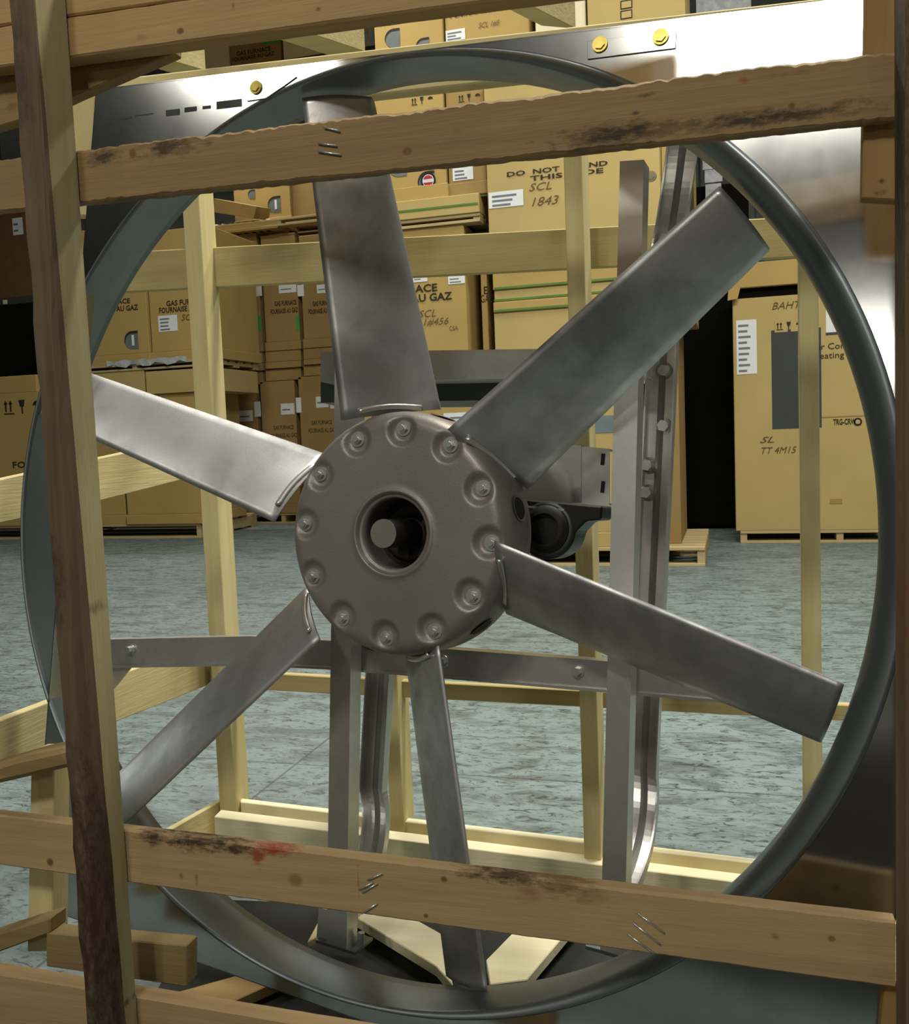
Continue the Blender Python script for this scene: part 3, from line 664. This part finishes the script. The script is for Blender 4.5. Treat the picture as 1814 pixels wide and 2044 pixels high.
def sticker(B, x0, y0, x1, y1, mat='paper', name='sticker', lines=0, off=0.003):
    Y = B['Y'] - off; a = W(x0, y0, Y); c = Vector((W(x1, y1, Y).x, Y, W(x0, y1, Y).z))
    s = box(name, a.x, c.x, Y, Y + 0.002, c.z, a.z, M[mat], B['t'])
    if lines:
        h = a.z - c.z; w = c.x - a.x
        for i in range(lines):
            z = a.z - h * (i + 0.8) / (lines + 0.6); q = 0.5 + 0.4 * random.random()
            box('printed_line', a.x + w * 0.1, a.x + w * (0.1 + 0.8 * q), Y - 0.0015, Y, z - h * 0.12 / max(1, lines / 3), z, M['paper_grey'], s)
    return s
def words(B, s, x, y, hpx, wpx=None, mat='ink', shear=0.0, bold=0.0):
    p = W(x, y, B['Y'] - 0.004); k = (p - CAM).dot(RZ) / F; size = hpx * k / 0.7
    o = put_text(B['t'], s, size, (p.x, B['Y'] - 0.004, p.z), M[mat], 1.0, shear, 'lettering' if mat == 'ink' else 'handwriting', bold * size)
    if wpx:
        xs = [v.co.x for v in o.data.vertices]
        if xs:
            w = max(xs) - min(xs); f = wpx * k / w
            for v in o.data.vertices: v.co.x = p.x + (v.co.x - min(xs)) * f
    return o
def cutout(B, x, y, r, tagpart=True, emblem=False):
    """D-shaped hand hole showing the casing inside"""
    Y = B['Y'] - 0.003; p = W(x, y, Y); k = (p - CAM).dot(RZ) / F; rr = r * k; pts = []
    for i in range(17):
        a = math.pi / 2 + math.pi * i / 16; pts.append((p.x + rr * math.cos(a), Y, p.z + rr * math.sin(a)))
    pts = [(p.x + rr * 0.75, Y, p.z + rr), *pts, (p.x + rr * 0.75, Y, p.z - rr)]
    h = poly('hand_hole', pts, (0, 0.002, 0), M['window'], B['t'])
    # thick upper cut edge
    top = [(p.x + rr * .75, Y - .001, p.z + rr)] + [(p.x + rr * math.cos(a), Y - .001, p.z + rr * math.sin(a)) for a in [math.pi / 2 + math.pi * .6 * i / 10 for i in range(11)]] + [(p.x + rr * .9 * math.cos(a), Y - .001, p.z - rr * .18 + rr * .9 * math.sin(a)) for a in [math.pi / 2 + math.pi * .55 * i / 10 for i in range(10, -1, -1)]] + [(p.x + rr * .75, Y - .001, p.z + rr * .72)]
    poly('hole_edge', top, (0, 0.001, 0), M['ink'], h)
    if tagpart: box('inside_tag', p.x - rr * .05, p.x + rr * .25, Y - .002, Y - .001, p.z - rr * .6, p.z + rr * .55, M['paper'], h)
    if emblem:
        def disc(nm, r_, m_, o_): poly(nm, [(p.x + rr * .1 + r_ * math.cos(2 * math.pi * i / 24), Y - o_, p.z + rr * .05 + r_ * math.sin(2 * math.pi * i / 24)) for i in range(24)], (0, .001, 0), M[m_], h)
        disc('emblem_rim', rr * .78, 'black', .003); disc('emblem_face', rr * .6, 'whitem', .005)
        c0 = (p.x + rr * .1, p.z + rr * .05)
        for s in (1, -1):
            ps = [(c0[0] + rr * .52 * math.cos(a), Y - .0065, c0[1] + s * rr * .52 * math.sin(a)) for a in [math.radians(20 + 140 * i / 12) for i in range(13)]]
            poly('emblem_red', ps, (0, .001, 0), M['redm'], h)
def icons(B, x, y, s):
    """printed handling marks: arrows, glass, umbrella"""
    Y = B['Y'] - .003; p = W(x, y, Y); k = (p - CAM).dot(RZ) / F; s *= k
    for i in range(2):
        X = p.x + i * s * .38; box('print_arrow', X, X + s * .12, Y, Y + .001, p.z - s * .75, p.z - s * .2, M['ink'], B['t']); poly('print_arrow_head', [(X - s * .1, Y, p.z - s * .25), (X + s * .22, Y, p.z - s * .25), (X + s * .06, Y, p.z)], (0, .001, 0), M['ink'], B['t'])
    box('print_bar', p.x - s * .1, p.x + s * .7, Y, Y + .001, p.z - s * .92, p.z - s * .84, M['ink'], B['t'])
    X = p.x + s * 1.1; poly('print_glass', [(X, Y, p.z), (X + s * .5, Y, p.z), (X + s * .4, Y, p.z - s * .45), (X + s * .1, Y, p.z - s * .45)], (0, .001, 0), M['ink'], B['t']); box('print_stem', X + s * .2, X + s * .3, Y, Y + .001, p.z - s * .9, p.z - s * .45, M['ink'], B['t'])
    X = p.x + s * 2.2; poly('print_umbrella', [(X + s * .35 + s * .35 * math.cos(a), Y, p.z - s * .4 + s * .3 * math.sin(a)) for a in [math.pi * i / 8 for i in range(9)]], (0, .001, 0), M['ink'], B['t'])
def pallet(X0, X1, Y0, Y1, z0, label, n=7, h=0.12):
    t = thing('pallet', ((X0 + X1) / 2, (Y0 + Y1) / 2, z0), label, 'pallet')
    for i in range(3):
        X = X0 + (X1 - X0 - 0.05) * i / 2; box('stringer', X, X + 0.05, Y0 + .01, Y1 - .01, z0 + 0.02, z0 + h - 0.022, M['pallet'], t)
    for nm, nn, za, zb in (('deck_board', n, z0 + h - 0.022, z0 + h), ('bottom_board', 3, z0, z0 + 0.02)):
        bw = (Y1 - Y0) / n * 0.68
        for i in range(nn):
            y = Y0 + (Y1 - Y0 - bw) * i / (nn - 1); box(nm, X0, X1, y, y + bw, za, zb, M['pallet'], t, 0.002)
    return t

# --- right: tall air-conditioner carton on its pallet
YA = 6.5
pallet(W(1478, 1080, YA).x, 2.0, YA, YA + 1.15, ZF, 'pallet under the tall air conditioner carton at the right', 5, W(1478, 1060, YA).z - ZF)
A = carton('air_conditioner_carton', 1469, 1775, 597, 1060, YA, 1.0, 'tall tan carton with dark printed panel and handling marks, right of the dark gap', 'box', 'card_pale', False)
sticker(A, 1469, 640, 1511, 748, lines=9, name='shipping_label')
sticker(A, 1539, 660, 1640, 857, 'slate', 'dark_printed_panel', off=.002)
sticker(A, 1546, 640, 1572, 664, 'card_pale', 'mark_tile', off=.004); sticker(A, 1578, 637, 1606, 662, 'card_pale', 'mark_tile', off=.004)
B2 = dict(A); B2['Y'] = A['Y'] - .004; icons(B2, 1551, 644, 16)
words(A, 'BAHT5', 1541, 618, 14, 64, 'ink_soft', .3); words(A, 'SL', 1517, 884, 12, 26, 'ink_soft', .4); words(A, 'TT 4M15', 1520, 906, 13, 66, 'ink_soft', .3)
words(A, 'Air Conditioning', 1620, 699, 12, 128); words(A, 'Heating System', 1622, 717, 12, 118)
sticker(A, 1648, 595, 1700, 664, 'paper', 'white_sheet'); sticker(A, 1648, 664, 1760, 669, 'slate', 'dark_stripe')
words(A, 'TRG-CRW', 1663, 848, 11, 42, bold=.02); sticker(A, 1640, 832, 1780, 834, 'card_dark', 'carton_seam')
sticker(A, 1656, 996, 1681, 1006, 'card_dark', 'torn_hand_hole')
p = W(1712, 842, A['Y'] - .004); lr = lambda r_, n_=20: [(p.x + r_ * math.cos(2 * math.pi * i / n_), A['Y'] - .004, p.z + r_ * math.sin(2 * math.pi * i / n_)) for i in range(n_)]
poly('round_mark', lr(.03), (0, .001, 0), M['ink'], A['t']); poly('round_mark_centre', [(x, y - .001, z) for x, y, z in lr(.017)], (0, .001, 0), M['card_pale'], A['t'])
# open top flap and carton above
F1 = carton('flat_carton', 1466, 1800, 527, 576, YA - .02, 0.9, 'shallow tan tray with bent front edge lying on the tall air conditioner carton', 'box', 'card', False)
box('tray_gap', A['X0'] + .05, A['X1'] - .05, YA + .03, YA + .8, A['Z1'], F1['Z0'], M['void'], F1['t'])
poly('torn_flap', [W(1455, 560, YA - .06), W(1478, 572, YA - .06), W(1472, 596, YA - .06), W(1452, 600, YA - .06)], (0, .02, 0), M['card'], F1['t'])

# --- added black block that carries the shade of the dark gap
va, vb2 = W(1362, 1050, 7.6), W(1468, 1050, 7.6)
tag(box('gap_shade_block', va.x - .1, vb2.x + .15, 7.6, 8.6, ZF, 2.2, M['void'], None, .03), 'added black block carrying the shade of the dark gap left of the air conditioner carton', 'shade block')

# --- centre: furnace cartons stacked three tiers high
YC = 5.3
zp = W(1300, 1092, YC).z
pallet(-2.1, W(1408, 1128, YC).x, YC - .05, YC + 1.1, ZF, 'floor pallet with slatted deck under the centre stack of furnace cartons', 8, .13)
zA = ZF + .13
A1 = carton('furnace_carton', 700, 1000, 800, 1080, YC, .9, 'floor tier furnace carton of the centre stack, seen behind the fan hub', z0=zA)
sticker(A1, 885, 825, 1010, 852, lines=2)
A2 = carton('furnace_carton', 1012, 1285, 780, 1080, YC, .9, 'floor tier carton with blue-grey band behind the right upright of the fan', z0=zA, mat='card_pale')
sticker(A2, 1150, 832, 1290, 866, 'blueband', 'printed_band')
A3 = carton('furnace_carton', 1302, 1360, 640, 1080, YC + .15, .9, 'tall narrow tan carton edge between the fan frame and the dark gap', z0=zA, mat='card_dark', tray=False)
zB = A1['Z1'] + .1
pallet(W(690, 730, YC).x, W(1285, 730, YC).x, YC, YC + .95, max(A1['Z1'], A2['Z1']), 'second tier pallet hidden behind the upper fan beam', 6, .1)
zB = max(A1['Z1'], A2['Z1']) + .1
Bx = carton('furnace_carton', 697, 934, 470, 692, YC, .85, 'furnace carton lettered AU GAZ right of the upright fan blade', z0=zB)
words(Bx, 'GAS FURNACE', 722, 593, 14, 158, bold=.025); words(Bx, 'FOURNAISE AU GAZ', 705, 613, 14, 206, bold=.025)
words(Bx, 'SCL', 836, 634, 14, 36, 'ink_soft', .3); words(Bx, '1#456', 846, 650, 13, 52, 'ink_soft', .3); sticker(Bx, 824, 551, 853, 564, lines=1); sticker(Bx, 894, 552, 928, 568, lines=2)
words(Bx, 'CSA', 897, 660, 9, 18, 'ink_soft')
B3 = carton('furnace_carton', 964, 976, 470, 692, YC + .12, .8, 'narrow visible edge of a furnace carton beside the flat carton pile', z0=zB); words(B3, 'E', 966, 587, 15, 9); words(B3, 'GAZ', 960, 604, 15, 24)
prev = zB
flats = [(690, 625), (625, 604), (604, 580), (580, 540)]
for i, (yb, yt) in enumerate(flats):
    nm = ['bottom', 'second', 'third', 'topmost'][i]
    f = carton('flat_carton', 988 - 3 * i % 5, 1236, yt, yb, YC - .01 * (i % 2), .8, nm + ' flat carton in the pile behind the right rear post', z0=prev, tray=False, mat='card' if i % 2 else 'card_pale')
    prev = f['Z1'] + .001
    if i in (1, 2, 3): sticker(f, 986, yb - 6, 1236, yb - 2, 'strap', 'green_strap')
top3 = carton('flat_carton', 984, 1236, 494, 540, YC, .8, 'deep carton lying on the flat carton pile behind the rear rail', z0=prev, tray=False)
zC = max(Bx['Z1'], B3['Z1'])
pallet(W(640, 460, YC).x, W(960, 460, YC).x, YC - .02, YC + .95, zC, 'third tier pallet under the strapped tray and emblem carton', 6, max(.06, W(800, 449, YC).z - zC))
zC2 = zC + max(.06, W(800, 449, YC).z - zC)
tr_ = carton('flat_carton', 640, 958, 420, 447, YC - .03, .9, 'shallow carton with green strap on the third tier pallet', z0=zC2, tray=False, mat='card_pale'); sticker(tr_, 640, 438, 955, 442, 'strap', 'green_strap')
Cx = carton('furnace_carton', 752, 893, 174, 418, YC, .85, 'furnace carton with red and white round emblem in its hand hole', z0=tr_['Z1'])
cutout(Cx, 853, 362, 20, False, True); icons(Cx, 822, 196, 15); cutout(Cx, 795, 330, 22, False)
sticker(Cx, 752, 400, 893, 404, 'strap', 'green_strap'); sticker(Cx, 748, 193, 884, 196, 'ink', 'lid_seam')
Cy = carton('furnace_carton', 898, 974, 172, 418, YC + .02, .85, 'furnace carton with white label between emblem carton and do-not-stand carton', z0=tr_['Z1'], mat='card_dark')
sticker(Cy, 903, 336, 945, 362, lines=3); icons(Cy, 916, 190, 15); sticker(Cy, 898, 396, 974, 399, 'strap', 'green_strap')
Dn = carton('large_carton', 976, 1320, 160, 470, YC - .06, .9, 'big pale carton printed DO NOT with hand written number', z0=top3['Z1'], tray=False, mat='card_pale')
words(Dn, 'DO  NOT  STAND', 1012, 353, 9, 200, bold=.02); words(Dn, 'THIS  SIDE', 1058, 361, 9, 146, bold=.02)
words(Dn, 'SCL', 1056, 382, 15, 46, 'ink_soft', .3); words(Dn, '1843', 1062, 412, 17, 54, 'ink_soft', .3)
sticker(Dn, 975, 385, 1045, 417, lines=3, name='shipping_label')
box('carton_seam', W(1322, 330, YC).x - .004, W(1322, 330, YC).x, YC - .063, YC - .06, Dn['Z0'], Dn['Z1'], M['ink'], Dn['t'])
Dr = carton('large_carton', 1326, 1386, 160, 640, YC + .1, .9, 'tan carton with dark arched opening right of the do-not-stand carton', z0=A3['Z1'], tray=False)
arch = [(1368, 470)] + [(1378 + 12 * math.cos(a), 350 + 22 * -math.sin(a)) for a in [math.pi - math.pi * i / 8 for i in range(9)]] + [(1392, 470)]
poly('arched_opening', [W(x - 6, y, Dr['Y'] - .004) for x, y in arch], (0, .002, 0), M['ink'], Dr['t'])
# wrapped grey goods behind
for i, (x0, x1, yt, yb) in enumerate(((1402, 1440, 316, 340), (1406, 1442, 340, 366), (1408, 1440, 368, 400))):
    o = carton('wrapped_package', x0, x1, yt, yb, 7.55, .5, ['upper', 'middle', 'lower'][i] + ' grey plastic wrapped package seen above the upper right blade', 'package', 'wrap', False)
tz = 2.2
# top tier
zE = Cx['Z1']
E1 = carton('furnace_carton', 752, 888, -160, 172, YC, .85, 'topmost furnace carton with two round hand holes below its lettering', z0=zE)
words(E1, 'FOURNAISE AU GAZ', 757, 52, 10, 118, bold=.02); cutout(E1, 785, 76, 18, False); cutout(E1, 845, 92, 16, False)
E2 = carton('furnace_carton', 893, 1060, -160, 172, YC + .02, .85, 'topmost furnace carton with white label right of the hand hole carton', z0=Cy['Z1'])
words(E2, 'FOURNAISE AU GAZ', 898, 36, 10, 150, bold=.02); sticker(E2, 889, 62, 929, 84, lines=3); words(E2, 'SCL 1#5', 955, 56, 10, 44, 'ink_soft', .3)
E3 = carton('large_carton', 1176, 1370, -150, 158, YC - .04, .9, 'top tier beige carton with printed warning squares at upper right', z0=Dn['Z1'], tray=False, mat='card_pale')
for y in (2, 22):
    for w_, h_ in ((26, 18),):
        sticker(E3, 1238, y, 1262, y + 17, 'ink', 'print_square', off=.003); sticker(E3, 1240, y + 2, 1260, y + 15, 'card_pale', 'print_square_centre', off=.005)
E4 = carton('large_carton', 1072, 1172, -150, 158, YC - .02, .9, 'top tier pale grey carton behind the crate top braces', z0=Dn['Z1'], tray=False, mat='cream')
E5 = carton('wrapped_package', 1390, 1500, -60, 60, 7.0, .6, 'grey wrapped goods on top tier at the upper right edge', 'package', 'wrap', False)

r2 = thing('storage_rack', (E5['X1'], 7.3, ZF), 'dark steel rack carrying grey wrapped goods at the upper right edge', 'rack')
for X in (E5['X0'] - .12, E5['X1'] + .06):
    for Y in (8.75, 9.3): box('rack_upright', X, X + .07, Y, Y + .07, ZF, E5['Z1'], M['rack'], r2, .003)
box('rack_shelf', E5['X0'] - .12, E5['X1'] + .13, 6.95, 9.37, E5['Z0'] - .1, E5['Z0'], M['rack'], r2, .004)
# --- left: furnace cartons in shade and in light
YL = 7.2
pX1 = W(309, 1074, YL).x
pallet(-8.2, W(400, 1055, YL).x, YL, YL + 1.2, ZF, 'long pallet on the floor at far left under furnace cartons', 6, W(250, 1047, YL).z - ZF)
zL = W(250, 1047, YL).z
L0 = carton('furnace_carton', -70, 160, 790, 1044, YL, .9, 'furnace carton lettered FO at the far left edge with handling marks', z0=zL)
icons(L0, 9, 800, 30); words(L0, 'FOURNAISE', 26, 934, 12, 130, bold=.02)
L1 = carton('furnace_carton', 166, 252, 790, 1044, YL + .02, .9, 'floor tier carton behind the left fan blade, left of the pair', z0=zL)
L2 = carton('furnace_carton', 256, 402, 790, 1044, YL - .01, .9, 'floor tier carton behind the left fan blade, right of the pair', z0=zL)
tz1 = max(L0['Z1'], L1['Z1'], L2['Z1'])
T0 = carton('flat_carton', -70, 74, 757, 790, YL, .9, 'shallow lid tray on the far left furnace carton', z0=L0['Z1'], tray=False)
T1 = carton('flat_carton', 110, 290, 750, 790, YL - .02, .9, 'crumpled shallow tray under the lit furnace cartons, left piece', z0=L1['Z1'], tray=False, mat='card_pale')
T2 = carton('flat_carton', 293, 430, 742, 790, YL - .04, .9, 'crumpled shallow tray under the lit furnace cartons, right piece', z0=L2['Z1'], tray=False, mat='card_pale')
zz = max(T1['Z1'], T2['Z1'])
pallet(W(120, 740, YL).x, W(430, 740, YL).x, YL - .03, YL + .9, zz, 'thin pallet with plastic wrap between the two lit tiers at left', 6, .07)
zz += .07
pw = W(300, 733, YL - .05); tag(mesh('plastic_wrap_scrap', [(pw.x + dx * .07 - .5, YL - .06 + .03 * (i % 2), zz - .02 + .02 * math.sin(i * 1.7)) for i, dx in enumerate(range(14))] + [(pw.x + dx * .07 - .5, YL - .05, zz + .035 + .008 * math.cos(i * 2.1)) for i, dx in enumerate(range(14))], [(i, i + 1, 15 + i, 14 + i) for i in range(13)], M['wrap'], None, True), 'crumpled clear plastic wrap hanging off the thin pallet at left', 'plastic wrap')
L3 = carton('furnace_carton', 150, 300, 462, 730, YL, .9, 'lit furnace carton with white tag in its hand hole, upper tier at left', z0=zz)
words(L3, 'GAS FURNACE', 175, 612, 9, 98, bold=.02); words(L3, 'FOURNAISE AU GAZ', 170, 627, 10, 122, bold=.02); cutout(L3, 264, 679, 18)
L4 = carton('furnace_carton', 306, 434, 462, 730, YL + .02, .9, 'lit furnace carton with square white label, upper tier at left', z0=zz)
words(L4, 'GAS FURNACE', 332, 611, 10, 92, bold=.02); words(L4, 'FOURNAISE AU GAZ', 318, 625, 10, 112, bold=.02); sticker(L4, 315, 631, 355, 663, lines=4); words(L4, 'SCL', 362, 640, 12, 30, 'ink_soft', .3)
# shaded group behind, its shade put into the darker cardboard colour
YS = 8.6
cols = [(441, 524), (532, 600), (608, 680)]
nm3 = ['left', 'middle', 'right']; tops = []
zb0 = ZF + .12
pallet(W(441, 1000, YS).x, W(690, 1000, YS).x, YS, YS + 1.1, ZF, 'floor pallet under the three shaded furnace carton columns', 6, .12)
for i, (a, c) in enumerate(cols):
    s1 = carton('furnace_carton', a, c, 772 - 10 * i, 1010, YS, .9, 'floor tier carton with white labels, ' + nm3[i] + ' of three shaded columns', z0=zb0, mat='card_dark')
    sticker(s1, a + 34 - 6 * i, 820 - 14 * i, a + 64 - 8 * i, 842 - 14 * i, lines=1); sticker(s1, a + 66 - 8 * i, 802 - 8 * i, a + 80 - 10 * i, 832 - 8 * i)
    words(s1, 'GAS FURNACE', a + 14, 868 - 10 * i, 8, 44); words(s1, 'FOURNAISE AU GAZ', a + 8, 884 - 10 * i, 8, 58)
    z = s1['Z1']
    for j, (yb, yt) in enumerate(((765 - 10 * i, 746 - 8 * i), (745 - 8 * i, 730 - 6 * i), (729 - 6 * i, 708 - 6 * i))):
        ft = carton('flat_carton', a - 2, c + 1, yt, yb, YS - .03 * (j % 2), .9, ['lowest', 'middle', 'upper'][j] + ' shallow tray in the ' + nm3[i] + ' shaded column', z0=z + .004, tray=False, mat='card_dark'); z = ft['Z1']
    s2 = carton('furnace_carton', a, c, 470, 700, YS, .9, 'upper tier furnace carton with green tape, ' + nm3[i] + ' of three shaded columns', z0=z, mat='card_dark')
    tops.append(s2['Z1'])
    words(s2, 'GAS FURNACE', a + 16, 611, 9, 52 - 4 * i, bold=.02); words(s2, 'FOURNAISE AU GAZ', a + 8, 627, 9, 66 - 6 * i, bold=.02)
    sticker(s2, a + 24, 569, a + 64 - 4 * i, 586, lines=1); sticker(s2, a + 66 - 5 * i, 569, a + 82 - 7 * i, 592)
    sticker(s2, c - 10, 630, c - 3, 660, 'green', 'green_tape')
zS = max(tops)
# tier above the shaded columns: carton with tag hole, open tray with paper rolls
YT = 8.45
pl = pallet(W(420, 470, YT).x, W(700, 470, YT).x, YT, YT + 1.0, zS, 'upper pallet carrying the tray of paper rolls at left', 6, .08)
zT = zS + .08
U1 = carton('furnace_carton', 470, 582, 250, 452, YT + .35, .7, 'carton with white tag in half-round hand hole above the paper rolls', z0=zT); cutout(U1, 549, 408, 16); cutout(U1, 503, 388, 9, False)
U2 = carton('furnace_carton', 586, 700, 250, 452, YT + .4, .7, 'darker carton half hidden behind the upright blade at upper left', z0=zT, mat='card_dark')
tray = carton('open_tray', 428, 556, 468, 492, YT + .005, .3, 'low open cardboard tray holding a row of paper rolls behind the rear rail', z0=zT, tray=False)
for i in range(8):
    x = 432 + i * 15; p0 = W(x, 452 + i * 1.5, YT + .12)
    r_ = thing('paper_roll', (p0.x, YT + .12, tray['Z1']), ['first', 'second', 'third', 'fourth', 'fifth', 'sixth', 'seventh', 'last'][i] + ' kraft paper roll from the left in the open tray behind the rear rail', 'paper roll', 'paper rolls in the open tray')
    cyl('roll_body', (p0.x, YT + .12, tray['Z1']), (p0.x, YT + .12, tray['Z1'] + .11), .032, M['card'], r_, 14); cyl('roll_end', (p0.x, YT + .12, tray['Z1'] + .11), (p0.x, YT + .12, tray['Z1'] + .128), .026, M['cream'], r_, 14)
fl = [W(427, 396, YT - .05), W(512, 412, YT - .05), W(506, 436, YT - .05), W(427, 424, YT - .05)]
tag(poly('cardboard_flap', fl, (0, .35, .05), M['card_dark'], None, .002), 'dark underside of a raised cardboard flap over the paper rolls', 'cardboard flap')
# far top left cartons
YQ = 10.3
zQ = 2.0
rk = thing('storage_rack', (-9.2, 9.6, ZF), 'dark steel storage rack in the far left background', 'rack')
def rackbeam(nm, x0, x1, y0, y1, z0, z1): box(nm, x0, x1, y0, y1, z0, z1, M['rack'], rk, .004)
Q = W(480, 132, YQ).z
for X in (-9.6, -5.6, -1.9): rackbeam('rack_upright', X, X + .09, YQ + .1, YQ + .2, ZF, 4.6); rackbeam('rack_upright', X, X + .09, YQ + 1.0, YQ + 1.1, ZF, 4.6)
bz = W(30, 592, YQ).z
for z in (bz, Q): rackbeam('rack_beam', -9.6, -1.8, YQ + .02, YQ + .1, z - .12, z)
for z in (bz, Q): rackbeam('rack_shelf', -9.6, -1.8, YQ + .1, YQ + 1.1, z - .05, z - .01)
a = W(7, 592, YQ); box('beam_marker', a.x - .03, a.x + .04, YQ + .012, YQ + .02, bz - .09, bz - .03, M['green'] if False else M['cream'], rk)
q1 = carton('cream_carton', 400, 458, 60, 132, YQ, .9, 'plain cream carton on the top rack shelf at upper left', 'box', 'cream', False, z0=Q)
q2 = carton('furnace_carton', 462, 562, 40, 132, YQ + .02, .9, 'furnace carton with bright green tape on the top rack shelf', z0=Q, tray=False, mat='card_dark'); words(q2, 'GAS FURNACE', 472, 112, 8, 76, bold=.02); words(q2, 'FOURNAISE AU GAZ', 464, 124, 8, 92, bold=.02); sticker(q2, 524, 78, 560, 89, 'green', 'green_tape')
q3 = carton('cream_carton', 567, 672, 55, 132, YQ + .03, .9, 'wide cream carton right of the green taped carton on the rack', 'box', 'cream', False, z0=Q)
q4 = carton('wrapped_package', 680, 750, 20, 132, YQ + .02, .8, 'white plastic wrapped goods on the top rack shelf, right end', 'package', 'wrap', False, z0=Q)
q5 = carton('furnace_carton', 330, 396, 70, 132, YQ + .02, .8, 'tan carton left of the plain cream carton on the rack', z0=Q, tray=False)
r1 = carton('brown_carton', -60, 80, 430, 575, YQ + .05, .8, 'dark reddish carton with white label on the lower rack shelf at far left', 'box', 'rackbox', False, z0=bz); sticker(r1, 24, 436, 47, 470, lines=2)
tag(box('reflection_blocker', -1.6, 2.2, -3.6, -0.98, ZF, -0.30, M['blocker_dark'], None, .03), 'low dark block added unseen behind the camera to darken the reflection in the lower fan panel', 'shade block')  # added out of view to darken the panel reflection and the near floor
tag(box('void_shade_block', W(-80, 700, 8.8).x, W(86, 700, 8.8).x, 8.8, 9.3, ZF, W(30, 606, 8.8).z, M['void'], None, .01), 'added black block carrying the shade of the void below the rack at the far left edge', 'void shade block')  # added block, black in place of the shaded void under the rack
